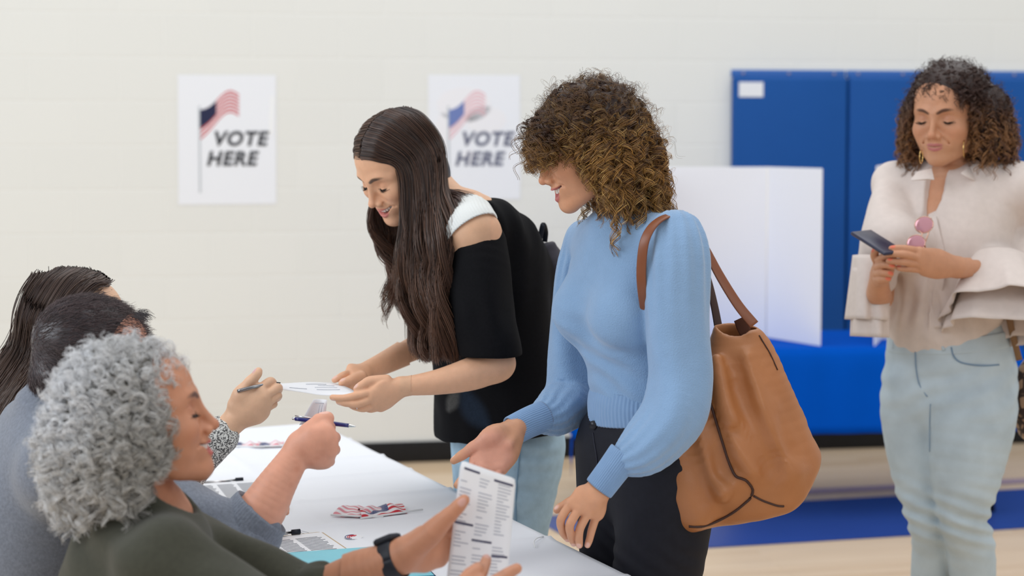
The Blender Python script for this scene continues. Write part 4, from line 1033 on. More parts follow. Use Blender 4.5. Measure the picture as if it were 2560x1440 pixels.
# ------------------------------------------------------------------ her bag
def leather_bag():
    M_lea = mat('tan_leather', srgb(172, 112, 68), .42, .45, noise=.07, nscale=12, bump=.10, bscale=300)
    M_pipe = mat('dark_piping', srgb(64, 38, 30), .5, .4); M_str = mat('brown_strap', srgb(128, 74, 46), .4, .45); M_in = mat('bag_lining', srgb(86, 50, 34), .8)
    root = empty('shoulder_bag', P(1860, 1290, 3.2), 'large tan leather tote bag hanging from the shoulder of the woman in the blue sweater', 'bag')
    b = Body(); yc = 3.21
    sd = V(.96, .05, .20)
    b.add(Loft([P(1836, 822, yc), P(1850, 900, yc), P(1862, 1010, yc), P(1868, 1120, yc), P(1862, 1210, yc), P(1852, 1262, yc)],
               [.040, .072, .098, .125, .128, .118], [.036, .055, .070, .080, .080, .060], side=[(.99, 0, -.1), (.98, 0, .0), (.98, 0, .1), (.97, 0, .18), (.96, 0, .26), (.96, 0, .28)], n=5), .02)
    b.add(Ell(P(2002, 1165, yc+.02), (.040, .045, .042)), .05)                       # far corner
    b.add(Ell(P(1728, 1280, yc-.01), (.030, .05, .032)), .05)
    b.add(Ell(P(1960, 1225, yc), (.045, .06, .035)), .05)
    b.add(Loft([P(1768, 960, yc-.02), P(1730, 1060, yc-.02), P(1716, 1180, yc-.02), P(1722, 1270, yc-.02)], [.035, .045, .040, .034]), .04)
    for pts, r in (([(1795, 900, 3.14), (1818, 1010, 3.125), (1850, 1100, 3.115), (1880, 1170, 3.12)], .016),
                   ([(1868, 900, 3.15), (1905, 1010, 3.13), (1950, 1110, 3.125), (1975, 1180, 3.14)], .016),
                   ([(1745, 1040, 3.15), (1760, 1130, 3.13), (1800, 1230, 3.12)], .014), ([(1700, 1120, 3.16), (1712, 1220, 3.15), (1740, 1290, 3.15)], .012)):
        b.add(Loft([P(*p) for p in pts], [r*.6, r, r, r*.7][:len(pts)]), .045)
    for pts, r in (([(1835, 900, 3.13), (1868, 1010, 3.115), (1915, 1110, 3.10), (1940, 1170, 3.11)], .013),
                   ([(1760, 1050, 3.125), (1778, 1120, 3.11), (1800, 1180, 3.11)], .010),
                   ([(1722, 1110, 3.13), (1742, 1190, 3.11), (1768, 1250, 3.105)], .011),
                   ([(1900, 900, 3.13), (1945, 1030, 3.11), (1985, 1130, 3.12)], .010),
                   ([(1840, 1080, 3.11), (1880, 1130, 3.10), (1930, 1160, 3.10)], .008)):
        b.sub(Loft([P(*p) for p in pts], [r*.5, r, r, r*.6][:len(pts)]), .034)
    b.cap(Half(P(1838, 812, yc), V(.08, -.10, 1)), .006)
    b.cap(Half(P(1850, 1302, yc), V(.26, 0, -.965)), .022); b.cap(Half(P(2022, 1212, yc), V(.845, 0, -.53)), .022)
    cav = Loft([P(1836, 790, yc), P(1840, 830, yc), P(1850, 900, yc), P(1860, 990, yc)], [.036, .036, .056, .06], [.022, .024, .036, .04], side=(1, 0, 0))
    b.sub(cav, .003); b.sub(Ell(P(1832, 808, yc-.03), (.030, .05, .020)), .012)
    b.disp = lambda p, d: .0035*vnoise(p*V(16, 12, 7))+.0012*vnoise(p*34)
    bag = link('bag_body', sdf_mesh('bag_body', b, .0032), M_lea, root)
    tube_obj('side_piping', hits(b, [(1768, 981), (1780, 1020), (1792, 1060), (1808, 1112), (1823, 1158), (1838, 1189), (1855, 1197), (1868, 1204), (1882, 1225), (1876, 1245), (1865, 1256), (1838, 1278), (1810, 1295), (1780, 1309), (1752, 1317), (1722, 1316)], off=.0008), .0026, M_pipe, root, n=3)
    tube_obj('base_piping', hits(b, [(1884, 1240), (1905, 1251), (1926, 1259), (1945, 1265), (1960, 1266)], off=.0008), .002, M_pipe, root, n=3)
    tube_obj('rim_edge', hits(b, [(1898, 838), (1908, 855), (1926, 885), (1944, 925)], off=.0006), .0013, M_pipe, root, n=3)
    # handles
    outer = [P(1622, 830, 3.19), P(1606, 730, 3.13), P(1604, 660, 3.115), P(1614, 596, 3.11), P(1644, 553, 3.125), P(1690, 537, 3.16), P(1728, 560, 3.20), P(1762, 618, 3.205), P(1800, 690, 3.19), P(1845, 762, 3.175), P(1886, 812, 3.165)]
    nd = [V(-.5, -1, 0)]*3+[V(-.5, -.8, .5), V(-.3, -.4, .9), V(0, -.2, 1), V(.5, -.5, .8), V(.6, -.8, .4), V(.4, -.9, .3), V(.3, -1, .2), V(.2, -1, .1)]
    strap_obj('handle', outer, .019, .004, nd, M_str, root)
    inner = [P(1668, 548, 3.22), P(1720, 570, 3.235), P(1752, 640, 3.25), P(1772, 705, 3.25), P(1786, 765, 3.245), P(1796, 818, 3.235)]
    strap_obj('handle', inner, .018, .004, [V(0, -.3, 1), V(.5, -.6, .6), V(.7, -.7, .2), V(.7, -.7, .2), V(.6, -.8, .1), V(.5, -.9, 0)], M_pipe, root)
    strap_obj('inner_flap', [P(1850, 796, 3.215), P(1858, 815, 3.21), P(1866, 842, 3.20)], [.026, .028, .02], .003, V(-.4, -1, 0), M_in, root)
    return root
leather_bag()
# ================================================================== WOMAN IN THE BLACK TOP, LEANING OVER THE TABLE
def woman_black():
    root = empty('person', V(-.02, 3.86, 0), 'long-haired woman in a black cut-out top and jeans, leaning over the table with a paper', 'person')
    sk = np.array(srgb(228, 176, 142))
    H = Head(P(996, 414, 3.75), rot(-50, 33, -3), skin=sk, lip=srgb(200, 110, 112), brow=srgb(58, 40, 34), smile=1.0, open_=.9, teeth=True)
    body, paint = Body(), []; H.put(body, paint)
    f2 = nrm(V(-.80, -.60, 0)); l2 = V(-f2[1], f2[0], 0)       # torso front and its left
    sc = P(1172, 560, 3.78); ch = P(1212, 720, 3.82); wa = P(1248, 920, 3.88); hp = P(1268, 1085, 3.90)
    shL = P(1186, 588, 3.63); shR = P(1120, 600, 3.93)
    body.add(Loft([H.w(0, -.035, -.040), H.w(0, -.050, -.085), P(1118, 520, 3.76), sc], [.050, .050, .058, .075]), .025)
    body.add(Loft([hp, wa, ch, sc+V(0, 0, -.03)], [.150, .110, .120, .10], [.10, .078, .085, .07], side=l2), .03)
    body.add(Loft([shL, P(1172, 548, 3.72), sc, shR], [.052, .052, .055, .045]), .03); body.add(Ell(shL, .056), .02)
    elL = P(1238, 915, 3.56); wrL = P(1002, 967, 3.50)
    body.add(Loft([shL, shL*.5+elL*.5, elL], [.052, .043, .035], n=5), .02)
    body.add(Loft([elL+V(.008, 0, .006), P(1180, 934, 3.545), P(1095, 955, 3.52), wrL], [.037, .036, .0275, .0195], [.037, .036, .0275, .0175], side=(0, 0, 1), n=5), .012)
    elR = P(1100, 842, 3.86); wrR = P(912, 928, 3.66)
    body.add(Loft([shR, shR*.5+elR*.5, elR], [.044, .038, .033]), .02); body.add(Loft([elR, P(1040, 868, 3.80), P(960, 908, 3.71), wrR], [.034, .032, .025, .0195], n=5), .012)
    kn = [V(-.03, 3.80, .47), V(-.06, 3.98, .47)]; an = [V(.02, 3.84, .09), V(-.02, 4.04, .09)]; toe = [an[0]+V(-.15, -.06, -.05), an[1]+V(-.15, -.06, -.05)]
    hips = [hp+l2*.065-V(0, 0, .05), hp-l2*.065-V(0, 0, .05)]
    legs(body, list(zip(hips, kn, an, toe)))
    # left hand under the paper
    m4 = [P(930, 979, 3.475), P(928, 997, 3.475), P(936, 1011, 3.485), P(950, 1017, 3.50)]
    palm(body, wrL, m4, rm=.0105, thick=.011, k=.012)
    body.add(Loft([wrL, (wrL+np.mean(m4, 0))/2], [.0190, .024], [.0170, .014], side=(0, 0, 1)), .012)
    FL = [[m4[0], P(888, 990, 3.465), P(856, 996, 3.47), P(826, 993, 3.48)], [m4[1], P(896, 1010, 3.465), P(868, 1009, 3.47), P(842, 1003, 3.48)],
          [m4[2], P(910, 1022, 3.475), P(888, 1018, 3.48), P(872, 1010, 3.49)], [m4[3], P(928, 1024, 3.49), P(910, 1020, 3.495), P(898, 1013, 3.50)]]
    for i, f in enumerate(FL): finger(body, paint, f, (.0088, .0090, .0085, .0078)[i], (.0062, .0064, .0062, .0056)[i], nail=V(0, -.5, -.8), nail_col=srgb(236, 196, 184))
    finger(body, paint, [P(966, 950, 3.49), P(925, 952, 3.48), P(903, 964, 3.475), P(886, 977, 3.475)], .0115, .0072, nail=V(0, -.4, .9), nail_col=srgb(236, 196, 184), k=.006)
    # right hand
    m4 = [P(876, 932, 3.63), P(884, 945, 3.62), P(895, 955, 3.62), P(908, 962, 3.63)]
    palm(body, wrR, m4, rm=.0105, thick=.011, k=.012)
    FR = [[m4[0], P(858, 938, 3.61), P(844, 946, 3.60), P(831, 953, 3.60)], [m4[1], P(864, 958, 3.60), P(858, 968, 3.60), P(862, 976, 3.61)],
          [m4[2], P(876, 970, 3.60), P(872, 980, 3.61), P(876, 985, 3.62)], [m4[3], P(894, 974, 3.61), P(888, 982, 3.62), P(890, 986, 3.63)]]
    for i, f in enumerate(FR): finger(body, paint, f, .0085, .0062, nail=V(-.3, -.4, .8), nail_col=srgb(236, 196, 184))
    finger(body, paint, [P(905, 940, 3.62), P(880, 948, 3.60), P(862, 954, 3.59), P(848, 960, 3.585)], .0110, .0070, nail=V(0, -.4, .9), nail_col=srgb(236, 196, 184), k=.006)
    lo, hi = H.bounds(-.15)
    regs = [(lo, hi, .0015), (P(815, 1035, 3.50)-V(0, .09, 0), P(1010, 930, 3.50)+V(0, .07, 0), .0015), (P(820, 995, 3.64)-V(0, .08, 0), P(1000, 880, 3.70)+V(0, .06, 0), .0018),
            (P(1000, 1010, 3.52)-V(0, .1, 0), P(1290, 860, 3.54)+V(0, .12, 0), .003), (P(1090, 640, 3.7)-V(0, .2, 0), P(1260, 470, 3.7)+V(0, .15, 0), .003), (*body.bounds(), .008)]
    bo = link('body', sdf_mesh('body', body, .002, regs, paint, sk), M_skin, root); H.make_teeth(root); H.make_lashes(root)
    M_sil = mat('silver', (.8, .8, .8), .2, .5, metal=1)
    rc = P(888, 1016, 3.478); ax = nrm(FL[2][1]-FL[2][0]); u_ = nrm(np.cross(ax, V(0, 0, 1))); w_ = np.cross(ax, u_)
    tube_obj('ring', [rc+ (u_*math.cos(t)+w_*math.sin(t))*.0088 for t in np.linspace(0, 2*math.pi, 17)], .0011, M_sil, root, n=2, sides=6)
    # ---- clothes
    M_tank = mat('white_rib_tank', srgb(226, 228, 226), .8, .2, bump=.3, bscale=300); M_top = mat('black_jersey', srgb(16, 16, 19), .85, .12, noise=.15, nscale=200, attr='col')
    M_jean = mat('light_denim', srgb(168, 196, 214), .8, .2, noise=.08, nscale=45, bump=.2, bscale=400)
    tk = Body(); skin_ = Body(); u_ = nrm([.83, 0, .556]); R_ = np.array([u_, V(0, 1, 0), nrm([-.556, 0, .83])])
    skin_.add(Loft([shL, P(1172, 548, 3.72), sc, shR], [.052, .052, .055, .045]), .03); skin_.add(Ell(shL, .056), .02)
    skin_.add(Loft([shL, shL*.5+elL*.5, elL], [.052, .043, .035], n=5), .02); skin_.add(Loft([wa, ch, sc+V(0, 0, -.03)], [.110, .120, .10], [.078, .085, .07], side=l2), .03)
    tk.add(Offset(skin_, .0075, P(1080, 760, 3.80)-V(0, .28, 0), P(1300, 470, 3.80)+V(0, .2, 0)), .001)
    tk.cap(Ell(P(1170, 562, 3.66), (.066, .22, .070), R_), .003); tk.cap(Half(P(1240, 548, 3.66), V(.9, .1, -.45)), .003); tk.cap(Half(P(1184, 598, 3.66), V(.556, 0, -.83)), .002)
    tk.sub(Ell(P(1184, 590, 3.55), (.072, .13, .0335), R_), .003)
    tk.sub(Ell(P(1150, 640, 3.55), (.060, .13, .040), R_), .003)
    tk.disp = lambda p, d: .0006*np.sin(((p-shL)@u_)*2*math.pi/.006)
    link('tank_top', sdf_mesh('tank', tk, .002), M_tank, root)
    b = Body()
    b.add(Loft([P(1236, 1080, 3.86), P(1238, 1010, 3.86), P(1236, 930, 3.86), P(1226, 800, 3.84), P(1216, 690, 3.82), P(1206, 600, 3.80)], [.185, .188, .178, .165, .155, .110], [.115, .118, .118, .122, .118, .09], side=l2, n=5), .02)
    sl = Body(); sl.add(Loft([P(1196, 612, 3.64), P(1200, 700, 3.61), P(1206, 800, 3.585), P(1224, 870, 3.57), P(1230, 930, 3.565)], [.060, .067, .069, .068, .068], [.068, .078, .080, .078, .075], side=(1, 0, 0),
               mod=lambda t, th, p: 1+.03*np.cos(3*th+4*t)*(1-.6*t)), .035)
    sl.sub(Ell(P(1174, 546, 3.60), (.072, .16, .054), np.array([nrm([.80, 0, .42]), V(0, 1, 0), nrm([-.42, 0, .80])])), .006)
    sl.cap(Half(P(1226, 886, 3.57), V(.02, 0, -1)), .003); sl.sub(Loft([P(1222, 850, 3.57), P(1230, 940, 3.565)], [.036, .044], [.045, .055], side=(1, 0, 0)), .004)
    sl.disp = lambda p, d: .004*np.sin((p[:, 0]+.3*p[:, 2]+.03*vnoise(p*7))*2*math.pi/.06)*sm(-p[:, 2], -1.35, -1.22)*(1-sm(-p[:, 2], -1.20, -1.14))+.0015*vnoise(p*16)
    b.add(Loft([P(1225, 570, 3.72), P(1268, 640, 3.82), P(1300, 720, 3.92)], [.058, .085, .09]), .05)
    b.add(Loft([P(1120, 620, 3.93), P(1110, 720, 3.92), P(1100, 800, 3.88)], [.055, .06, .06]), .04)
    b.sub(Ell(P(1172, 546, 3.60), (.070, .16, .054), np.array([nrm([.80, 0, .42]), V(0, 1, 0), nrm([-.42, 0, .80])])), .006)
    b.sub(Ell(P(1110, 520, 3.76), (.085, .15, .085)), .01)
    b.cap(Half(P(1240, 1092, 3.8), V(.14, 0, -1)), .006)
    b.disp = lambda p, d: .004*np.sin((p[:, 0]*1.0+p[:, 1]*.8+.05*vnoise(p*7))*2*math.pi/.09)*sm(vnoise(p*5+9), -.2, .5)+.0025*vnoise(p*V(20, 20, 8))
    base = np.array(srgb(15, 15, 18))
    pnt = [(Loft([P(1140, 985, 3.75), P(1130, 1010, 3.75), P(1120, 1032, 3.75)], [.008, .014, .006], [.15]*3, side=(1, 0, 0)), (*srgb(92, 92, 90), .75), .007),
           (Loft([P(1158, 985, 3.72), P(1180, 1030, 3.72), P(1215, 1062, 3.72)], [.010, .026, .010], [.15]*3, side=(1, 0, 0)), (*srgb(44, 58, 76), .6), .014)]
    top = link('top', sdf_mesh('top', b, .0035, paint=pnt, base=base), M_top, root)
    link('sleeve', sdf_mesh('sleeve', sl, .0035, paint=[], base=base), M_top, top)
    t = Body()
    t.add(Loft([P(1268, 1030, 3.90), P(1268, 1085, 3.90), P(1268, 1150, 3.90)], [.122, .142, .140], [.092, .106, .10], side=l2), .02)
    for h, k, a in zip(hips, kn, an): t.add(Loft([h+V(0, 0, .03), h*.55+k*.45, k, k*.5+a*.5, a+V(0, 0, .02)], [.094, .082, .060, .056, .042]), .03)
    t.disp = lambda p, d: .0018*np.sin((p[:, 2]+.02*vnoise(p*9))*2*math.pi/.045)*sm(vnoise(p*7+3), 0, .5)
    jn = link('jeans', sdf_mesh('jeans', t, .005), M_jean, root)
    M_seam = mat('denim_seam', srgb(118, 150, 176), .8)
    q = hits(t, [(1302, 1110), (1297, 1160), (1292, 1220), (1290, 1280), (1292, 1320)], off=.001)
    if len(q) > 2: tube_obj('side_seam', q, .0016, M_seam, jn)
    for an_, to in zip(an, toe): shoe('shoe', an_, to, M_tank, root)
    # ---- hair
    M_h = hair_mat('long_hair', .34, .6)
    dk, br = srgb(48, 32, 27), srgb(124, 86, 64)
    hs = Body(); hs.add(XF(Ell((0, -.018, .034), (.080, .094, .084)), H.o, H.R), .01); hs.add(XF(Ell((0, -.050, -.040), (.072, .058, .080)), H.o, H.R), .03)
    hs.sub(XF(Ell((0, .100, -.050), (.074, .075, .100)), H.o, H.R), .006)
    v, f = surface(hs.ev, *hs.bounds(), .003); shell = (v, f, np.tile(np.array(srgb(30, 20, 18)), (len(v), 1)))
    hx = lambda x, y, z: H.w(x, y, z)
    near = [[hx(.004, .078, .074), hx(.040, .066, .062), hx(.066, .044, .024), P(1004, 548, 3.665), P(1004, 620, 3.655), P(1000, 700, 3.655), P(1018, 790, 3.65), P(1045, 880, 3.64)],
            [hx(.004, .050, .104), hx(.048, .045, .088), hx(.078, .024, .020), P(1034, 560, 3.645), P(1040, 650, 3.63), P(1042, 750, 3.625), P(1058, 840, 3.62), P(1080, 905, 3.61)],
            [hx(.004, .010, .121), hx(.052, .006, .102), hx(.085, -.010, .020), P(1066, 530, 3.64), P(1076, 630, 3.605), P(1080, 730, 3.59), P(1084, 820, 3.58), P(1098, 900, 3.57)],
            [hx(.004, -.040, .120), hx(.054, -.040, .098), hx(.084, -.045, .010), P(1092, 500, 3.655), P(1104, 590, 3.60), P(1102, 700, 3.58), P(1102, 800, 3.57), P(1110, 905, 3.56)],
            [hx(.004, -.080, .100), hx(.050, -.085, .076), hx(.074, -.082, .000), P(1112, 478, 3.68), P(1124, 560, 3.60), P(1114, 690, 3.57), P(1112, 790, 3.565), P(1122, 920, 3.555)]]
    far = [[hx(.002, .078, .074), hx(-.040, .066, .060), hx(-.066, .046, .022), hx(-.070, .045, -.040), P(928, 548, 3.80), P(946, 600, 3.79), P(984, 655, 3.78), P(955, 745, 3.77)],
           [hx(.000, .050, .104), hx(-.046, .045, .088), hx(-.078, .026, .020), hx(-.078, .020, -.050), P(948, 560, 3.82), P(965, 630, 3.80), P(990, 690, 3.78), P(985, 770, 3.76)],
           [hx(.000, .010, .121), hx(-.050, .006, .102), hx(-.085, -.010, .020), hx(-.082, -.010, -.060), P(985, 570, 3.83), P(990, 650, 3.80), P(1000, 720, 3.77), P(1010, 800, 3.74)],
           [hx(.000, -.040, .120), hx(-.052, -.040, .098), hx(-.084, -.045, .010), hx(-.078, -.05, -.07), P(1020, 590, 3.83), P(1030, 680, 3.80), P(1035, 760, 3.76), P(1045, 840, 3.72)],
           [hx(.000, -.080, .100), hx(-.050, -.085, .076), hx(-.074, -.082, .0), hx(-.065, -.08, -.08), P(1065, 560, 3.82), P(1072, 660, 3.78), P(1078, 770, 3.74), P(1085, 850, 3.68)]]
    mid = [[hx(0, -.085, .09), hx(.02, -.100, .02), hx(.03, -.088, -.04), P(1100, 560, 3.70), P(1080, 680, 3.66), P(1070, 780, 3.64), P(1075, 870, 3.62)],
           [hx(0, -.075, .10), hx(-.03, -.098, .02), hx(-.02, -.090, -.04), P(1050, 580, 3.74), P(1040, 690, 3.70), P(1040, 790, 3.68), P(1050, 880, 3.65)]]
    back = [[hx(.02, -.09, .08), hx(.03, -.105, .0), P(1110, 462, 3.73), P(1150, 478, 3.71), P(1188, 492, 3.70)], [hx(.05, -.06, .08), hx(.065, -.085, .0), P(1106, 480, 3.69), P(1140, 505, 3.66), P(1150, 560, 3.62)]]
    sets = [sheet(near, 4200, 1, .0055, .0150, 2.3, 46, .00075, (dk, br), clump=5, ends=.06), sheet(far, 2200, 2, .005, .010, 2.0, 46, .0007, (dk, br), clump=5, ends=.08),
            sheet(mid, 1200, 3, .009, .009, 1.8, 40, .0008, (dk, br), clump=4), sheet(back, 260, 4, .006, .004, 1.0, 30, .0006, (dk, srgb(96, 62, 50)), clump=4, ends=.15),
            sheet([near[0], far[0]], 0, 5, cols=(dk, br)) if 0 else sheet([[P(985, 660, 3.74), P(975, 700, 3.73), P(955, 735, 3.72), P(942, 760, 3.72)], [P(1000, 690, 3.73), P(990, 740, 3.72), P(968, 790, 3.72), P(975, 830, 3.72)]], 90, 6, .005, .006, 1.5, 30, .0005, (br, srgb(110, 80, 62)), clump=3, ends=.2)]
    hair_mesh('hair', sets, M_h, root, extra=shell)
    # ---- the bag on her back
    M_bag = mat('charcoal_nylon', srgb(52, 50, 60), .6, .35, noise=.12, nscale=25, bump=.15, bscale=120)
    br_ = empty('handbag', P(1350, 900, 3.92), 'charcoal grey bag with a dark handle behind the back of the leaning woman', 'bag')
    q = Body()
    q.add(Loft([P(1352, 622, 3.90), P(1356, 680, 3.92), P(1352, 780, 3.93), P(1345, 900, 3.93)], [.036, .050, .048, .045], [.03, .05, .055, .05], side=(1, 0, .1)), .02)
    q.add(Ell(P(1390, 668, 3.90), (.016, .03, .030)), .03); q.cap(Half(P(1350, 612, 3.9), V(-.25, 0, 1)), .005)
    q.disp = lambda p, d: .005*vnoise(p*V(22, 14, 9))
    link('bag_body', sdf_mesh('bag', q, .004), M_bag, br_)
    strap_obj('handle', [P(1305, 632, 3.86), P(1330, 618, 3.86), P(1346, 606, 3.87), P(1352, 585, 3.87), P(1358, 562, 3.87), P(1364, 580, 3.89), P(1362, 604, 3.90)], .012, .004, V(0, -1, .2), M_rubber, br_)
    strap_obj('shoulder_strap', [P(1262, 560, 3.74), P(1292, 590, 3.80), P(1325, 622, 3.86), P(1345, 640, 3.88)], .03, .004, V(.5, -.6, .6), M_rubber, br_)
woman_black()

# ================================================================== WOMAN WITH A PHONE
def woman_blush():
    Y0 = 4.26
    root = empty('person', V(1.10, 4.28, 0), 'curly-haired woman in a blush blouse and light jeans looking at a phone', 'person')
    sk = np.array(srgb(196, 142, 110))
    H = Head(P(2370, 287, Y0-.02), rot(-36, 9, 0), scale=1.06, skin=sk, lip=srgb(176, 98, 104), brow=srgb(72, 46, 36), smile=.30, full=1.07, lipfull=.85)
    body, paint = Body(), []; H.put(body, paint)
    f2 = nrm(V(-.50, -.86, 0)); l2 = V(-f2[1], f2[0], 0)
    sc = P(2392, 455, Y0+.02); ch = P(2375, 580, Y0); wa = P(2368, 780, Y0+.02); hp = P(2375, 930, Y0+.03)
    shL = P(2528, 470, 4.34); shR = P(2252, 478, 4.24)
    shL = sc+l2*.155-V(0, 0, .012); shR = sc-l2*.155-V(0, 0, .012)
    body.add(Loft([H.w(0, -.03, -.05), H.w(0, -.035, -.09), sc+V(0, 0, .02)+f2*.01, sc-V(0, 0, .02)], [.054, .054, .062, .08]), .025)
    body.add(Loft([hp, wa, ch, sc+V(0, 0, -.03)], [.150, .120, .130, .12], [.11, .088, .10, .075], side=l2), .03)
    body.add(Loft([shL, sc, shR], [.05, .055, .05]), .03)
    elL = P(2545, 690, 4.20); wrL = P(2392, 668, 4.04); elR = P(2205, 720, 4.20); wrR = P(2198, 690, 4.05)
    elR = P(2200, 742, 4.22)
    body.add(Loft([shL, P(2556, 590, 4.275), elL+V(.006, .01, 0)], [.042, .036, .034]), .015); body.add(Loft([elL+V(.006, .01, 0), elL*.5+wrL*.5, wrL], [.034, .032, .0245], n=5), .012)
    body.add(Loft([shR, shR*.5+elR*.5, elR], [.045, .040, .036]), .02); body.add(Loft([elR, P(2196, 735, 4.12), wrR], [.034, .030, .022], n=5), .015)
    kn = [V(1.135, 4.22, .50), V(1.045, 4.30, .49)]; an = [V(1.20, 4.30, .09), V(1.08, 4.40, .09)]; toe = [an[0]+f2*.16-V(0, 0, .05), an[1]+f2*.16-V(0, 0, .05)]
    hips = [P(2425, 985, 4.25), P(2292, 985, 4.30)]
    for h, q in ((hips[0], [(2430, 1040, 4.22), (2414, 1180, 4.20), (2408, 1300, 4.20), (2430, 1400, 4.24)]), (hips[1], [(2282, 1040, 4.31), (2298, 1180, 4.30), (2322, 1300, 4.28), (2330, 1400, 4.32)])):
        i = 0 if h is hips[0] else 1
        body.add(Loft([h]+[P(*a) for a in q]+[an[i]], np.array([.085, .080, .062, .044, .040, .030])*(1, .88)[i]), .02)
        body.add(Loft([an[i], an[i]*.4+toe[i]*.6-V(0, 0, .02), toe[i]], [.034, .034, .026], side=(0, 0, 1)), .02)
    nc = srgb(226, 110, 84)
    # left hand, reaching in from the right
    m4 = [P(2298, 628, 3.975), P(2296, 645, 3.97), P(2300, 662, 3.975), P(2310, 676, 3.985)]
    palm(body, wrL, m4, rm=.0115, thick=.012, k=.014); body.add(Loft([wrL, (wrL+np.mean(m4, 0))/2], [.0245, .030], [.020, .016], side=(0, 0, 1)), .012)
    FL = [[m4[0], P(2266, 622, 3.965), P(2246, 620, 3.965), P(2222, 622, 3.97)], [m4[1], P(2262, 636, 3.955), P(2238, 635, 3.96), P(2213, 636, 3.97)],
          [m4[2], P(2262, 655, 3.96), P(2240, 654, 3.965), P(2216, 652, 3.975)], [m4[3], P(2276, 672, 3.97), P(2256, 672, 3.975), P(2240, 668, 3.985)]]
    for i, f in enumerate(FL): finger(body, paint, f, (.0095, .0098, .0095, .0085)[i], (.0068, .0070, .0068, .0060)[i], nail=V(0, -.7, .7), nail_col=nc)
    # right hand, holding the phone from below
    m4 = [P(2228, 650, 4.03), P(2222, 662, 4.02), P(2214, 676, 4.02), P(2206, 690, 4.03)]
    palm(body, P(2196, 700, 4.06), m4, rm=.012, thick=.013, k=.014); body.add(Ell(P(2206, 672, 4.045), (.024, .022, .030)), .015)
    for i, f in enumerate([[P(2196, 652, 4.02), P(2208, 642, 3.995), P(2226, 640, 3.985), P(2240, 646, 3.98)], [P(2192, 668, 4.02), P(2206, 662, 3.99), P(2224, 664, 3.98), P(2238, 668, 3.98)],
                           [P(2190, 684, 4.025), P(2204, 682, 3.995), P(2220, 684, 3.985), P(2232, 686, 3.99)], [P(2192, 698, 4.03), P(2204, 698, 4.0), P(2216, 698, 3.995), P(2226, 698, 4.0)]]):
        finger(body, paint, f, .0092, .0070, nail=V(0, -.9, .3), nail_col=nc)
    finger(body, paint, [P(2196, 660, 4.05), P(2186, 640, 4.03), P(2188, 628, 4.015), P(2198, 618, 4.01)], .011, .008, nail=V(0, -.5, .8), nail_col=nc)
    lo, hi = H.bounds(-.13)
    link('body', sdf_mesh('body', body, .002, [(lo, hi, .0018), (P(2165, 770, 4.02)-V(0, .10, 0), P(2420, 600, 4.02)+V(0, .12, 0), .002), (P(2290, 600, 4.15)-V(0, .12, 0), P(2480, 400, 4.2)+V(0, .16, 0), .004), (*body.bounds(), .008)], paint, sk), M_skin, root)
    H.make_lashes(root)
    # ---- blouse
    M_bl = mat('blush_linen', srgb(216, 203, 196), .85, .15, noise=.03, nscale=60, bump=.15, bscale=500, sheen=.1)
    b = Body()
    b.add(Loft([P(2352, 836, Y0+.01), P(2356, 800, Y0+.01), P(2366, 740, Y0+.01), P(2374, 640, Y0), P(2376, 570, Y0), P(2386, 500, Y0+.01), P(2392, 455, Y0+.02)], [.132, .142, .150, .158, .160, .160, .085], [.10, .110, .112, .118, .112, .095, .06], side=l2, n=5), .02)
    for sg, px in ((1, 2432), (-1, 2262)): b.add(Ell(P(px, 596, Y0-.0)+f2*.075+(V(0, .03, 0) if sg > 0 else 0), (.080, .080, .074)), .04)
    b.add(Loft([shL, sc-V(0, 0, .005), shR], [.062, .070, .062]), .03)
    b.add(Loft([shR, P(2218, 560, 4.22), P(2196, 650, 4.22), P(2190, 700, 4.21)], [.058, .056, .050, .05], mod=lambda t, th, p: 1+.03*np.cos(4*th+5*t)), .02)
    b.add(Loft([shL, P(2548, 560, 4.28), P(2560, 640, 4.235), P(2560, 705, 4.19), P(2490, 680, 4.13)], [.064, .072, .076, .076, .058], mod=lambda t, th, p: 1+.03*np.cos(4*th+5*t)), .02)
    # open collar
    vc = P(2352, 470, Y0)+f2*.14
    b.sub(Loft([P(2352, 400, Y0)+f2*.10, P(2352, 470, Y0)+f2*.12, P(2336, 545, Y0)+f2*.15], [.046, .030, .002], [.09, .08, .07], side=l2), .004)
    b.sub(Loft([H.w(0, -.03, -.05), H.w(0, -.03, -.14)], [.058, .060]), .008)
    hz = P(2352, 836, Y0)[2]
    def fold(p, d):
        w = (1-sm(p[:, 2], 1.13, 1.25))*(.25+.75*sm(p[:, 2], hz, hz+.07)); u = p@l2
        g = .0055*np.sin((u+.015*vnoise(p*9)+.25*(p[:, 2]-1.07)*np.sign(u-1.0*(V(1.09, 4.26, 0)@l2)))*2*math.pi/.050)*w
        return g+.004*vnoise(p*V(11, 11, 7)+5)+.002*vnoise(p*V(28, 28, 15))
    b.disp = fold
    bl = link('blouse', sdf_mesh('blouse', b, .004), M_bl, root)
    # collar leaves
    def leaf(name, pix, th=.003):
        pts = np.array([P(*p) for p in pix]); n = len(pts); nn = nrm(np.cross(pts[1]-pts[0], pts[-1]-pts[0]))*th
        fs = [tuple(range(n)), tuple(reversed(range(n, 2*n)))]+[(i, n+i, n+(i+1) % n, (i+1) % n) for i in range(n)]
        o = link(name, poly_mesh(name, np.vstack([pts, pts+nn]), fs, True), M_bl, bl); m_ = o.modifiers.new('bevel', 'BEVEL'); m_.width = .0015; return o
    leaf('collar', [(2402, 432, 4.16), (2424, 416, 4.20), (2462, 424, 4.24), (2484, 432, 4.26), (2455, 462, 4.19), (2428, 446, 4.16)])
    leaf('collar', [(2330, 420, 4.18), (2336, 448, 4.13), (2320, 446, 4.125), (2275, 450, 4.14), (2292, 428, 4.17)])
    pl = hits(b, [(2338, 470), (2330, 520), (2334, 560), (2352, 640), (2350, 700), (2340, 760), (2345, 820)], off=.002)
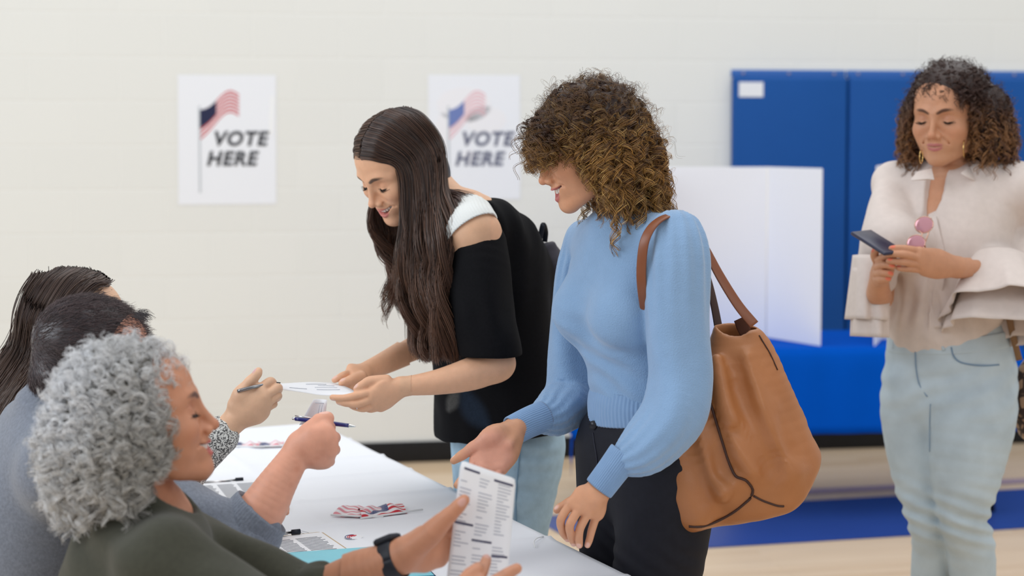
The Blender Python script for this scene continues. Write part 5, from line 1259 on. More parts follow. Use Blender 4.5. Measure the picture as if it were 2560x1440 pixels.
    if len(pl) > 2: strap_obj('placket', pl, .022, .003, -f2*-1, M_bl, bl)
    # flounces: flared double layers
    def flounce(name, c0, c1, r0, r1, axis_side, waves, seed, droop=.0, cut=None, amp=.16):
        n, m = 120, 16; T = nrm(c1-c0); S = nrm(axis_side-T*(axis_side@T)); W = np.cross(T, S); vs = []
        for i in range(m):
            t = i/(m-1)
            for j in range(n):
                th = 2*math.pi*j/n; r = (r0[0]+(r1[0]-r0[0])*t**.8)*(1+amp*t*math.sin(waves*th+seed)+.05*t*math.sin((waves*2+1)*th)); r_ = (r0[1]+(r1[1]-r0[1])*t**.8)*(1+amp*t*math.sin(waves*th+seed)+.05*t*math.cos((waves*2-1)*th))
                q = c0+(c1-c0)*t*(1+droop*math.cos(th+.6))+S*math.cos(th)*r+W*math.sin(th)*r_; vs.append(q+V(0, 0, -droop*.02*t))
        fs = [(i*n+j, (i+1)*n+j, (i+1)*n+(j+1) % n, i*n+(j+1) % n) for i in range(m-1) for j in range(n)]
        o = link(name, poly_mesh(name, vs, fs, True), M_bl, bl); s_ = o.modifiers.new('thickness', 'SOLIDIFY'); s_.thickness = .002; return o
    c0 = P(2180, 690, 4.19)
    flounce('sleeve_flounce', P(2178, 672, 4.19), P(2172, 842, 4.17), (.045, .050), (.040, .075), V(1, 0, 0), 5, 1, amp=.12)
    flounce('sleeve_flounce', P(2176, 640, 4.20), P(2170, 800, 4.18), (.042, .048), (.046, .085), V(1, 0, 0), 5, 2.5, amp=.12)
    flounce('sleeve_flounce', P(2496, 672, 4.16), P(2490, 832, 4.10), (.072, .060), (.126, .13), V(1, 0, -.9), 5, .4, amp=.10)
    flounce('sleeve_flounce', P(2504, 650, 4.16), P(2506, 785, 4.08), (.074, .062), (.135, .14), V(1, 0, -.9), 6, 2.2, amp=.10)
    # ---- jeans
    M_j = mat('faded_denim', srgb(186, 201, 210), .8, .2, noise=.09, nscale=14, bump=.2, bscale=400); M_j2 = mat('denim_stitch', srgb(120, 146, 172), .8)
    t = Body()
    t.add(Loft([P(2368, 836, Y0+.02), P(2372, 880, Y0+.02), P(2376, 930, Y0+.03), P(2372, 985, Y0+.03)], [.146, .160, .168, .165], [.105, .118, .128, .125], side=l2), .02)
    cl = [[hips[0]+V(0, 0, .02), P(2430, 1040, 4.22), P(2414, 1180, 4.20), P(2408, 1300, 4.20), P(2430, 1400, 4.24), an[0]+V(0, 0, .02)], [hips[1]+V(0, 0, .02), P(2282, 1040, 4.31), P(2298, 1180, 4.30), P(2322, 1300, 4.28), P(2330, 1400, 4.32), an[1]+V(0, 0, .02)]]
    t.add(Loft(cl[0], [.108, .110, .090, .062, .060, .042], n=5), .018); t.add(Loft(cl[1], [.090, .082, .072, .055, .052, .042], n=5), .018)
    def jf(p, d):
        z = p[:, 2]; return .0045*np.sin((z+.35*(p[:, 0]-1.1)+.012*vnoise(p*10))*2*math.pi/.040)*np.exp(-((z-.60)/.075)**2)+.002*np.sin((z-.4*p[:, 0]+.02*vnoise(p*8))*2*math.pi/.05)*np.exp(-((z-.93)/.08)**2)+.0012*vnoise(p*20)
    t.disp = jf
    jn = link('jeans', sdf_mesh('jeans', t, .0045), M_j, root)
    ribbed('waistband', [P(2367, 832, Y0+.02), P(2370, 868, Y0+.02)], [.153, .159], [.113, .118], l2, M_j, jn, ribs=20, amp=0, thick=.002, lip=.001)
    def on_j(nm, pix, r, m=M_j2):
        q = hits(t, pix, off=.0015)
        if len(q) > 2: tube_obj(nm, q, r, m, jn)
    on_j('pocket_seam', [(2378, 868), (2384, 890), (2400, 905), (2430, 912), (2465, 914), (2498, 912)], .0018); on_j('fly_seam', [(2288, 880), (2290, 920), (2298, 960), (2318, 992)], .0014)
    on_j('belt_loop', [(2350, 842), (2354, 860), (2360, 876)], .004, M_j); on_j('belt_loop', [(2236, 842), (2234, 858), (2232, 872)], .004, M_j)
    on_j('inner_seam', [(2326, 1010), (2324, 1060), (2324, 1130)], .001)
    q = hits(t, [(2283, 846)], off=.008); tube_obj('button', [q[0], q[0]+f2*.005], .010, mat('brass_button', srgb(176, 160, 138), .4, metal=.6), jn, sides=18)
    M_sh = mat('beige_shoe', srgb(190, 170, 150), .6)
    for a_, to in zip(an, toe): shoe('shoe', a_, to, M_sh, root)
    # ---- hoops
    M_gold = mat('gold', srgb(214, 176, 112), .25, .5, metal=1)
    for (px, py, rx, ry, Y) in ((2411, 371, 7, 22, 4.17), (2303, 392, 8, 16, 4.13)):
        c = P(px, py, Y); k = 1/985
        tube_obj('hoop_earring', [c+V(math.cos(a)*rx*k, math.cos(a)*.018, math.sin(a)*ry*k) for a in np.linspace(0, 2*math.pi, 25)], .0014, M_gold, root, n=2, sides=8)
    # ---- hair
    M_h = hair_mat('curly_hair_dark')
    hs = Body(); A = lambda c, r, k=.02: hs.add(XF(Ell(c, r), H.o, H.R), k)
    A((0, -.020, .040), (.090, .096, .090)); A((.094, -.030, -.012), (.052, .062, .084)); A((-.082, -.024, -.012), (.040, .056, .078)); A((0, -.07, -.03), (.085, .06, .085)); A((.100, -.03, -.065), (.052, .055, .045)); A((-.084, -.02, -.066), (.036, .05, .042)); A((.01, -.01, .070), (.084, .085, .060))
    hs.sub(XF(Ell((-.004, .108, -.044), (.063, .074, .096)), H.o, H.R), .008)
    v, f = surface(hs.ev, *hs.bounds(), .005); shell = (v, f, np.tile(np.array(srgb(48, 32, 28)), (len(v), 1)))
    dark, mid, gold = map(np.array, (srgb(68, 45, 38), srgb(126, 82, 58), srgb(182, 130, 76)))
    def keep(p):
        l = (p-H.o)@H.R.T; return np.where((l[:, 1] > .050) & (l[:, 2] < .040), 0, 1.0)
    sets = []
    for (n, ln, tn, rd, dr, th, sd, fan, ou) in ((900, .055, 2.2, .006, .5, .0008, 1, 5, .6), (650, .085, 3.2, .007, .75, .0009, 2, 6, .45), (500, .05, 2, .007, .2, .0005, 3, 2, .95)):
        p, nn = scatter(shell, n, sd+20, keep); pa, ra = curls(p-nn*.008, nn, ln, sd+20, turns=tn, rad=rd, m=28, droop=dr, thick=th, out=ou, fan=fan, spread=.002, jitter=.3)
        l = (pa-H.o)@H.R.T; bad = ((l[..., 1] > .040) & (l[..., 2] < .052-.25*np.abs(l[..., 0]+.010)) & (np.abs(l[..., 0]) < .062)).any(1); pa, ra = pa[~bad], ra[~bad]
        rs = np.random.RandomState(sd); tt = np.linspace(0, 1, pa.shape[1])[None, :, None]; lo_ = ((pa-H.o)@H.R.T); low = sm(-lo_[..., 2:3], -.06, .05); w = rs.rand(len(pa))[:, None, None]
        g = sm(tt, .1, .8)*low*(.35+.65*w); sets.append((pa, ra, dark*(1-g)+(mid*(1-w)+gold*w)*g))
    hair_mesh('hair', sets, M_h, root, extra=shell)
    # ---- sunglasses, phone, handbag
    M_lens = mat('rose_lens', srgb(206, 150, 160), .12, .6, metal=.25); M_rg = mat('rose_gold', srgb(214, 170, 150), .25, .5, metal=.8)
    sg = empty('sunglasses', P(2305, 585, 4.02), 'rose tinted sunglasses hooked on the open collar of the blush blouse', 'sunglasses')
    def lens(cx, cy, Y, r, tilt):
        c = P(cx, cy, Y); u_ = nrm(V(.8, -.3, tilt)); w_ = nrm(np.cross(nrm(V(-.4, -.9, .1)), u_)); n_ = nrm(np.cross(u_, w_)); R = np.array([u_, w_, n_])
        bb = Body(); bb.add(Ell(c, (r, r*.88, .003), R), .001); link('lens', sdf_mesh('lens', bb, .0012), M_lens, sg)
        tube_obj('rim', [c+u_*math.cos(a)*r+w_*math.sin(a)*r*.88 for a in np.linspace(0, 2*math.pi, 29)], .0014, M_rg, sg, n=2, sides=6)
        return c
    a = lens(2310, 562, 4.035, .022, .3); b2 = lens(2290, 608, 4.02, .022, .3)
    tube_obj('bridge', [a-V(.012, 0, .014), (a+b2)/2+V(.004, -.006, 0), b2+V(.010, 0, .016)], .0014, M_rg, sg)
    tube_obj('temple', [P(2328, 545, 4.04), P(2322, 580, 4.03), P(2308, 620, 4.03), P(2300, 640, 4.03)], .0016, M_rg, sg)
    tube_obj('temple', [P(2318, 590, 4.03), P(2312, 612, 4.03), P(2322, 636, 4.04)], .0016, M_rg, sg)
    ph = empty('phone', P(2192, 612, 3.99), 'dark smartphone held by the woman in the blush blouse', 'phone')
    cs = [P(2153, 597, 4.03), P(2199, 592, 4.06), P(2233, 619, 3.99), P(2186, 633, 3.955)]
    u_ = nrm(cs[1]-cs[0]); w_ = nrm(cs[3]-cs[0]-u_*(u_@(cs[3]-cs[0]))); n_ = np.cross(u_, w_); c = sum(cs)/4
    M_ph = mat('phone_case', srgb(34, 36, 62), .3, .5); M_scr = mat('phone_glass', srgb(66, 60, 66), .08, .6)
    box('phone_case', c-n_*.004, (.066, .125, .009), M_ph, ph, rot=np.array([u_, w_, n_]), bevel=.004)
    box('screen', c+n_*.0008, (.058, .112, .0006), M_scr, ph, rot=np.array([u_, w_, n_]))
    M_snake = bpy.data.materials.new('snakeskin'); M_snake.use_nodes = True; nt = M_snake.node_tree; B = nt.nodes['Principled BSDF']; B.inputs['Roughness'].default_value = .4
    tc = nt.nodes.new('ShaderNodeTexCoord'); vo = nt.nodes.new('ShaderNodeTexVoronoi'); vo.feature = 'DISTANCE_TO_EDGE'; vo.inputs['Scale'].default_value = 42; nt.links.new(tc.outputs['Object'], vo.inputs['Vector'])
    cr = nt.nodes.new('ShaderNodeValToRGB'); cr.color_ramp.elements[0].position = .10; cr.color_ramp.elements[0].color = (*srgb(54, 36, 28), 1); cr.color_ramp.elements[1].position = .16; cr.color_ramp.elements[1].color = (*srgb(158, 126, 100), 1)
    nt.links.new(vo.outputs['Distance'], cr.inputs[0]); nt.links.new(cr.outputs[0], B.inputs['Base Color'])
    hb = empty('handbag', P(2590, 1090, 4.3), 'brown snakeskin pattern handbag at the right edge, on the hip of the woman in jeans', 'bag')
    q = Body(); q.add(Loft([P(2600, 915, 4.28), P(2592, 960, 4.28), P(2590, 1020, 4.28), P(2594, 1068, 4.28)], [.045, .062, .064, .052], [.03, .045, .045, .04], side=(1, 0, 0)), .01)
    link('bag_body', sdf_mesh('bag', q, .005), M_snake, hb)
    M_st = mat('tan_strap', srgb(128, 98, 70), .5)
    strap_obj('shoulder_strap', [P(2512, 424, 4.30), P(2496, 440, 4.235), P(2489, 490, 4.20), P(2490, 560, 4.175), P(2496, 640, 4.18), P(2524, 800, 4.17), P(2548, 900, 4.20)], .016, .004, V(-.3, -1, .1), M_st, hb)
woman_blush()
# ================================================================== SEATED HELPERS
def seat_legs(body, hp, fwd, sid, kh=.50):
    out = []
    for sg in (1, -1):
        h = hp+sid*sg*.09; k = h+fwd*.42; k = V(k[0], k[1], kh); a = V(k[0], k[1], .09)+fwd*.02; t = a+fwd*.15-V(0, 0, .05)
        out.append((h, k, a, t))
    legs(body, out, .95); return out
def seat_trousers(parent, js, m, sm_):
    t = Body()
    for h, k, a, to in js: t.add(Loft([h-V(0, 0, .0), h*.5+k*.5, k, k*.5+a*.5, a+V(0, 0, .02)], [.115, .095, .068, .062, .05]), .05)
    link('trousers', sdf_mesh('trousers', t, .010), m, parent)
    for h, k, a, to in js: shoe('shoe', a, to, sm_, parent)
M_dk = mat('dark_cotton', srgb(44, 46, 58), .8, .2)
def strands(shell, n, seed, flow, length, r, cols, keep=None, m=12, lift=.25, frizz=.1, sides=3):
    """short or combed hair lying along flow(p)"""
    p, nn = scatter(shell, n, seed, keep); rs = np.random.RandomState(seed); d = flow(p)+nn*lift+rs.randn(n, 3)*frizz
    d = d-nn*((d*nn).sum(1, keepdims=True))*.7; d /= np.linalg.norm(d, axis=1, keepdims=True)+1e-9
    t = np.linspace(0, 1, m)[None, :, None]; L = (length*(1+rs.randn(n)*.2))[:, None, None]
    pa = p[:, None, :]+d[:, None, :]*L*t+nn[:, None, :]*L*(lift*t-.35*lift*t*t)+V(0, 0, -1)*L*.10*t*t
    mix = rs.rand(n)[:, None, None]; cc = np.asarray(cols[0])*(1-mix)+np.asarray(cols[1])*mix
    return pa, np.broadcast_to(r*(1-.7*t[..., 0]), (n, m)), np.broadcast_to(cc, pa.shape)

def woman_grey():
    Y0 = 2.60
    root = empty('person', V(-.72, 2.60, 0), 'woman with short silver curls in an olive jacket, seated, holding up a ballot card', 'person')
    sk = np.array(srgb(194, 136, 106))
    H = Head(P(350, 1050, Y0), rot(99, -12, 0), scale=1.03, skin=sk, lip=srgb(186, 84, 84), brow=srgb(96, 72, 64), smile=.9, open_=1.1, teeth=True, nose=1.0, full=1.04)
    body, paint = Body(), []; H.put(body, paint)
    fw = nrm(V(.93, .36, 0)); lf = V(-fw[1], fw[0], 0)
    sc = P(368, 1330, Y0+.02); ch = P(352, 1500, Y0+.02); wa = P(330, 1760, Y0+.03); hp = V(wa[0]-.02, Y0+.03, .52)
    shR = sc-lf*.155-V(0, 0, .02); shL = sc+lf*.155-V(0, 0, .02)
    body.add(Loft([H.w(0, -.035, -.05), H.w(0, -.045, -.095), sc+V(.005, 0, .03), sc-V(0, 0, .02)], [.055, .055, .060, .08]), .02)
    body.add(Loft([hp, wa, ch, sc-V(0, 0, .03)], [.160, .135, .130, .12], [.12, .105, .10, .08], side=lf), .03)
    body.add(Loft([shL, sc, shR], [.05, .055, .05]), .03)
    wrL = P(1010, 1388, 2.60); elL = P(760, 1500, 2.66); wrR = P(1150, 1500, 2.44); elR = P(800, 1640, 2.40)
    body.add(Loft([shL, shL*.5+elL*.5, elL], [.045, .042, .038]), .02); body.add(Loft([elL, P(880, 1440, 2.63), P(960, 1408, 2.61), wrL], [.040, .037, .030, .026], n=5), .012)
    body.add(Loft([shR, shR*.5+elR*.5, elR], [.045, .042, .038]), .02); body.add(Loft([elR, elR*.4+wrR*.6, wrR], [.038, .032, .025]), .012)
    js = seat_legs(body, hp, fw, lf)
    # left hand: thumb on the card, fingers behind it
    m4 = [P(1096, 1322, 2.63), P(1104, 1348, 2.645), P(1106, 1374, 2.645), P(1100, 1398, 2.635)]
    palm(body, wrL, m4, rm=.0125, thick=.015, k=.014); body.add(Loft([wrL, (wrL+np.mean(m4, 0))/2], [.027, .034], [.021, .018], side=(0, 0, 1)), .012)
    body.add(Loft([P(1030, 1372, 2.59), P(1070, 1340, 2.585), P(1100, 1310, 2.583)], [.020, .019, .014]), .012)
    finger(body, paint, [P(1085, 1328, 2.583), P(1115, 1296, 2.580), P(1140, 1272, 2.580), P(1168, 1242, 2.583)], .0150, .0088, nail=V(0, -1, .2), nail_col=srgb(206, 160, 150), k=.008)
    for i, q in enumerate([[(1122, 1290, 2.645), (1145, 1275, 2.640), (1170, 1262, 2.638)], [(1140, 1318, 2.655), (1165, 1306, 2.645), (1190, 1298, 2.64)], [(1142, 1348, 2.655), (1168, 1340, 2.645), (1192, 1334, 2.64)], [(1132, 1378, 2.645), (1155, 1372, 2.64), (1175, 1368, 2.638)]]):
        finger(body, paint, [m4[i]]+[P(*a) for a in q], .0098, .0070)
    # right hand: fingertips gripping the lower edge
    m4 = [P(1190, 1452, 2.47), P(1205, 1475, 2.46), P(1215, 1498, 2.46), P(1215, 1520, 2.47)]
    palm(body, wrR, m4, rm=.0125, thick=.014)
    finger(body, paint, [m4[0], P(1204, 1432, 2.49), P(1212, 1412, 2.515), P(1217, 1394, 2.54)], .0100, .0076, nail=V(0, -1, .3), nail_col=srgb(206, 160, 150))
    for i, q in enumerate([[(1235, 1456, 2.47), (1262, 1438, 2.50), (1298, 1418, 2.53)], [(1246, 1478, 2.47), (1270, 1466, 2.50), (1296, 1452, 2.53)], [(1246, 1502, 2.475), (1268, 1494, 2.50), (1288, 1486, 2.53)]]):
        finger(body, paint, [m4[i+1]]+[P(*a) for a in q], .0105, .0082)
    finger(body, paint, [P(1150, 1470, 2.45), P(1172, 1440, 2.46), P(1190, 1425, 2.48), P(1200, 1416, 2.50)], .0120, .0085)
    lo, hi = H.bounds(-.15)
    link('body', sdf_mesh('body', body, .002, [(lo, hi, .0016), (P(850, 1500, 2.6)-V(0, .12, .02), P(1230, 1225, 2.6)+V(0, .12, 0), .0018), (P(1130, 1560, 2.5)-V(0, .1, 0), P(1320, 1370, 2.5)+V(0, .1, 0), .0018), (*body.bounds(), .009)], paint, sk), M_skin, root)
    H.make_teeth(root); H.make_lashes(root)
    M_ol = mat('olive_wool', srgb(64, 64, 54), .9, .15, noise=.08, nscale=120, bump=.2, bscale=400, sheen=.15)
    b = Body()
    b.add(Loft([P(322, 1800, Y0+.03), P(340, 1600, Y0+.02), P(352, 1480, Y0+.02), P(362, 1390, Y0+.02), P(372, 1330, Y0+.02)], [.165, .160, .165, .155, .095], [.13, .128, .128, .105, .07], side=lf, n=5), .02)
    b.add(Loft([shL, sc-V(0, 0, .005), shR], [.064, .070, .066]), .035)
    b.add(Loft([P(362, 1296, Y0+.005), P(352, 1262, Y0)], [.082, .070], [.074, .062], side=lf), .02)
    b.sub(Loft([P(420, 1230, Y0), P(400, 1280, Y0)], [.060, .050]), .008)
    b.add(Loft([shL, shL*.5+elL*.5, elL, P(800, 1474, 2.65)], [.066, .060, .056, .048], mod=lambda t, th, p: 1+.03*np.cos(4*th+9*t)), .03)
    b.add(Loft([shR, shR*.5+elR*.5, elR, elR*.4+wrR*.6], [.066, .062, .054, .042], mod=lambda t, th, p: 1+.03*np.cos(4*th+9*t)), .03)
    b.disp = lambda p, d: .004*np.sin((p[:, 2]*1.1+p[:, 0]*.7+.04*vnoise(p*6))*2*math.pi/.10)*sm(vnoise(p*5), -.3, .5)+.002*vnoise(p*18)
    link('jacket', sdf_mesh('jacket', b, .0045), M_ol, root)
    seat_trousers(root, js, M_dk, M_dk)
    # silver curls
    M_h = hair_mat('silver_hair', .5, .4)
    hs = Body(); A = lambda c, r, k=.02: hs.add(XF(Ell(c, r), H.o, H.R), k)
    A((0, -.022, .040), (.090, .096, .086)); A((0, -.068, -.02), (.090, .080, .094)); A((.065, -.035, -.030), (.040, .062, .072)); A((-.070, -.030, -.030), (.042, .062, .072)); A((0, -.085, -.06), (.08, .06, .06))
    hs.sub(XF(Ell((0, .128, -.040), (.10, .076, .112)), H.o, H.R), .01)
    v, f = surface(hs.ev, *hs.bounds(), .005); shell = (v, f, np.tile(np.array(srgb(96, 92, 86)), (len(v), 1)))
    sets = []
    def keep(p):
        l = (p-H.o)@H.R.T; return np.where((l[:, 1] > .056) & (l[:, 2] < .030), 0, 1.0)*np.where((l[:, 2] < -.10) & (l[:, 1] > -.05), 0, 1)
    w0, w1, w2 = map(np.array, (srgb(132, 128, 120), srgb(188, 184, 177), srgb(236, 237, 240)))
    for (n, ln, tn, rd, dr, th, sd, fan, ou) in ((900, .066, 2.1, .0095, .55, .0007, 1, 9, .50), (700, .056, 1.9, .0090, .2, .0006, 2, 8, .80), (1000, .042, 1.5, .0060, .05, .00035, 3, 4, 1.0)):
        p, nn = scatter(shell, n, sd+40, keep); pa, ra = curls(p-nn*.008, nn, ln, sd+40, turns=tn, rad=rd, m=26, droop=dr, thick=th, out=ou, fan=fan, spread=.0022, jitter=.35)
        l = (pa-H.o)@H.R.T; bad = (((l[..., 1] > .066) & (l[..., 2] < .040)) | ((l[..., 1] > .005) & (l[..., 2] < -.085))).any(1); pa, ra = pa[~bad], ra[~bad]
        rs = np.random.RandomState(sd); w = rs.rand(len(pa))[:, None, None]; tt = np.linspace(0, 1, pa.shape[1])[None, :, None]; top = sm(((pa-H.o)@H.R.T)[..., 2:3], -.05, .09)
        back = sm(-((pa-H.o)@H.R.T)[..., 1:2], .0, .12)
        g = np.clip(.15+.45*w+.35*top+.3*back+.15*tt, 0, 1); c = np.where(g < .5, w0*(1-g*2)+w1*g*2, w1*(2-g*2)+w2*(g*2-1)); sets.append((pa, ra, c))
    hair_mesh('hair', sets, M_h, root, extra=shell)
    # watch
    wt = empty('wristwatch', P(985, 1398, 2.60), 'black smart watch on the wrist of the silver-haired woman', 'watch')
    d = nrm(wrL-P(930, 1420, 2.62)); c = P(984, 1400, 2.606); u_ = nrm(V(0, -1, .35)-d*(V(0, -1, .35)@d)); w_ = np.cross(d, u_)
    M_wb = mat('watch_band', srgb(32, 34, 42), .5, .4); M_wf = mat('watch_glass', srgb(30, 40, 62), .08, .7)
    strap_obj('watch_band', [c+(u_*math.cos(a)*.0285+w_*math.sin(a)*.0315) for a in np.linspace(0, 2*math.pi, 21)], .024, .0035, [(u_*math.cos(a)+w_*math.sin(a)) for a in np.linspace(0, 2*math.pi, 21)], M_wb, wt, n=2)
    q = c+w_*(.0335 if (w_[2] > 0) else -.0335); nn = w_ if w_[2] > 0 else -w_
    box('watch_case', q, (.034, .036, .010), M_wb, wt, rot=np.array([u_, d, nn]), bevel=.004); box('watch_screen', q+nn*.0052, (.026, .028, .001), M_wf, wt, rot=np.array([u_, d, nn]))
    # the ballot card
    cd = empty('ballot_card', P(1200, 1330, 2.615), 'tall white ballot card with dark headings held upright by the silver-haired woman', 'card')
    TL, TR, BR, BL = P(1152, 1150, 2.600), P(1290, 1197, 2.600), P(1262, 1520, 2.610), P(1108, 1520, 2.610)
    def cp(a, b, off=0):
        p = (TL*(1-a)+TR*a)*(1-b)+(BL*(1-a)+BR*a)*b; return p+V(0, -1, .03)*(off+.004*math.sin(a*3.1))
    rr = []
    for a, b in [(0, .03), (.01, .008), (.06, 0), (.3, 0), (.6, 0), (.94, 0), (.99, .008), (1, .03), (1, .3), (1, .65), (1, 1), (.7, 1), (.35, 1), (0, 1), (0, .65), (0, .3)]: rr.append((a, b))
    # card as a curved grid with thickness
    na, nb = 12, 20; vs = [cp(i/na, j/nb) for j in range(nb+1) for i in range(na+1)]; vs[0] = cp(.02, .008); vs[na] = cp(.98, .008)
    fs = [(j*(na+1)+i, j*(na+1)+i+1, (j+1)*(na+1)+i+1, (j+1)*(na+1)+i) for j in range(nb) for i in range(na)]
    o = link('sheet', poly_mesh('sheet', vs, fs, True), M_form, cd); s_ = o.modifiers.new('thickness', 'SOLIDIFY'); s_.thickness = .0006; s_.offset = 0
    def bars(name, rects, m, off=.0007):
        vs, fs = [], []
        for a0, a1, b0, b1 in rects:
            k = len(vs); n = 4
            for q in range(n+1): vs += [cp(a0+(a1-a0)*q/n, b0, off), cp(a0+(a1-a0)*q/n, b1, off)]
            fs += [(k+2*q, k+2*q+1, k+2*q+3, k+2*q+2) for q in range(n)]
        link(name, poly_mesh(name, vs, fs), m, cd)
    for hb_ in [(.08, .36, .035, .050), (.62, .96, .050, .066), (.02, .34, .405, .420), (.34, .68, .505, .520), (.70, 1.0-.03, .600, .615), (.06, .34, .80, .815)]: bars('heading', [hb_], M_inkd)
    rs = random.Random(2); rows = []
    for col in (.04, .37, .70):
        for k in range(36):
            b = .075+k*.0245
            if rs.random() < .78 and b < .97: rows.append((col, col+rs.uniform(.10, .25), b, b+.007))
    bars('printed_lines', rows, M_ink2)
    return root
woman_grey()

def man():
    Y0 = 3.07
    root = empty('person', V(-.80, 3.08, 0), 'dark-haired man in a grey sweater, seated, raising a fist with a blue pen', 'person')
    sk = np.array(srgb(222, 160, 134))
    H = Head(P(232, 910, Y0), rot(97, 8, 0), scale=1.08, skin=sk, full=1.05, brow=srgb(60, 44, 38))
    body, paint = Body(), []; H.put(body, paint)
    fw = nrm(V(.93, .36, 0)); lf = V(-fw[1], fw[0], 0)
    sc = P(130, 1090, Y0+.02); ch = P(110, 1280, Y0+.03); wa = P(80, 1520, Y0+.04); hp = V(wa[0]-.02, Y0+.05, .52)
    shR = sc-lf*.185-V(0, 0, .03); shL = sc+lf*.185-V(0, 0, .03)
    body.add(Loft([H.w(0, -.03, -.05), H.w(0, -.05, -.10), sc+V(0, 0, .03), sc-V(0, 0, .02)], [.060, .060, .066, .09]), .02)
    body.add(Loft([hp, wa, ch, sc-V(0, 0, .04)], [.16, .15, .155, .14], [.125, .115, .12, .09], side=lf), .03)
    body.add(Loft([shL, sc, shR], [.055, .06, .055]), .03)
    elR = P(590, 1345, 2.96); wrR = P(752, 1118, 3.00)
    body.add(Loft([shR, shR*.5+elR*.5, elR], [.055, .050, .044]), .02)
    body.add(Loft([elR, P(648, 1285, 2.965), P(690, 1215, 2.975), P(728, 1155, 2.99), wrR], [.046, .044, .0355, .0285, .0265], n=5), .012)
    elL = P(300, 1400, 3.30); wrL = P(610, 1275, 3.36)
    body.add(Loft([shL, shL*.5+elL*.5, elL], [.055, .048, .042]), .02); body.add(Loft([elL, P(480, 1305, 3.34), wrL], [.042, .034, .025]), .012)
    body.add(Ell(P(655, 1272, 3.37), (.045, .034, .014)), .02); 
    for k in range(4): body.add(Loft([P(668, 1266+k*4, 3.39-k*.012), P(694, 1265+k*4, 3.39-k*.012), P(716, 1269+k*4, 3.38-k*.012)], [.009, .008, .007]), .003)
    js = seat_legs(body, hp, fw, lf)
    # fist: back of the hand to the camera, fingers curled away
    m4 = [P(812, 1076, 2.985), P(824, 1098, 2.98), P(824, 1126, 2.985), P(814, 1150, 3.0)]
    palm(body, wrR, m4, rm=.0155, thick=.018, k=.016); body.add(Loft([wrR, (wrR+np.mean(m4, 0))/2], [.0265, .038], [.022, .022], side=nrm(V(.5, 0, -.8))), .015)
    body.add(Ell(P(786, 1112, 3.005), (.034, .026, .036)), .016)
    for i, (q, r_) in enumerate(zip([[(826, 1068, 3.03), (812, 1062, 3.055), (796, 1060, 3.06)], [(838, 1094, 3.025), (826, 1094, 3.055), (804, 1090, 3.06)], [(838, 1124, 3.03), (826, 1122, 3.06), (804, 1118, 3.06)], [(826, 1154, 3.04), (814, 1150, 3.06), (796, 1146, 3.06)]], (.0115, .0118, .0112, .0100))):
        finger(body, paint, [m4[i]]+[P(*a) for a in q], r_, r_*.8, k=.004)
    finger(body, paint, [P(772, 1078, 3.00), P(796, 1056, 3.0), P(814, 1046, 3.01), P(829, 1046, 3.02)], .0155, .0110, nail=V(.2, .3, 1), nail_col=srgb(236, 190, 176), k=.008)
    finger(body, paint, [m4[0], P(812, 1058, 3.01), P(800, 1048, 3.03), P(786, 1050, 3.04)], .0125, .0100, k=.006)
    rs = np.random.RandomState(3)
    for _ in range(70):     # freckles
        t = rs.rand(); c = P(648+t*160+rs.randn()*18, 1290-t*185+rs.randn()*18, 2.955+rs.rand()*.03); paint.append((Ell(c, .004+.003*rs.rand()), (*srgb(200, 128, 100), .16), .003))
    lo, hi = H.bounds(-.13)
    link('body', sdf_mesh('body', body, .002, [(lo, hi, .004), (P(590, 1340, 2.98)-V(0, .10, .01), P(850, 1025, 2.98)+V(0, .14, 0), .002), (P(440, 1330, 3.35)-V(0, .1, 0), P(730, 1250, 3.35)+V(0, .1, 0), .003), (*body.bounds(), .009)], paint, sk), M_skin, root)
    M_sw = mat('heather_grey_knit', srgb(118, 124, 136), .9, .15, noise=.14, nscale=180, bump=.25, bscale=500, sheen=.2)
    M_sw2 = mat('heather_grey_rib', srgb(106, 114, 124), .9, .15, noise=.08, nscale=120)
    b = Body()
    b.add(Loft([P(74, 1640, Y0+.04), P(92, 1450, Y0+.04), P(110, 1290, Y0+.03), P(122, 1180, Y0+.02), P(132, 1080, Y0+.02)], [.185, .185, .190, .185, .11], [.15, .15, .148, .125, .075], side=lf, n=5), .02)
    b.add(Loft([shL, sc, shR], [.072, .082, .074]), .04)
    b.add(Loft([P(150, 1020, Y0), P(160, 992, Y0)], [.088, .074], [.08, .068], side=lf), .02); b.sub(Loft([P(176, 985, Y0), P(190, 930, Y0)], [.066, .07]), .006)
    b.add(Loft([shR, shR*.5+elR*.5, elR*.97+P(560, 1370, 2.96)*.03, P(622, 1322, 2.962)], [.076, .068, .064, .056], mod=lambda t, th, p: 1+.05*np.cos(4*th+14*t)*sm(t, .3, .8)), .03)
    b.add(Loft([shL, shL*.5+elL*.5, elL, P(430, 1330, 3.335)], [.07, .062, .056, .045]), .03)
    b.disp = lambda p, d: .005*np.sin((p[:, 0]*1.1+p[:, 2]*.6+.04*vnoise(p*7))*2*math.pi/.07)*sm(vnoise(p*6+2), -.2, .5)+.0025*vnoise(p*18)
    o = link('sweater', sdf_mesh('sweater', b, .0045), M_sw, root)
    ribbed('rolled_cuff', [P(614, 1330, 2.962), P(632, 1305, 2.963), P(651, 1283, 2.965)], [.0560, .0580, .0570], [.054, .056, .055], nrm(V(.8, 0, -.6)), M_sw, o, ribs=60, amp=.0003, lip=.005, thick=.006)
    ribbed('rib_band', [P(600, 1345, 2.961), P(616, 1326, 2.962)], [.0610, .0595], [.0585, .057], nrm(V(.8, 0, -.6)), M_sw2, o, ribs=70, amp=.0009)
    seat_trousers(root, js, M_dk, M_dk)
    M_h = hair_mat('short_dark_hair', .35, .5)
    hs = Body(); A = lambda c, r, k=.02: hs.add(XF(Ell(c, r), H.o, H.R, 1.08), k)
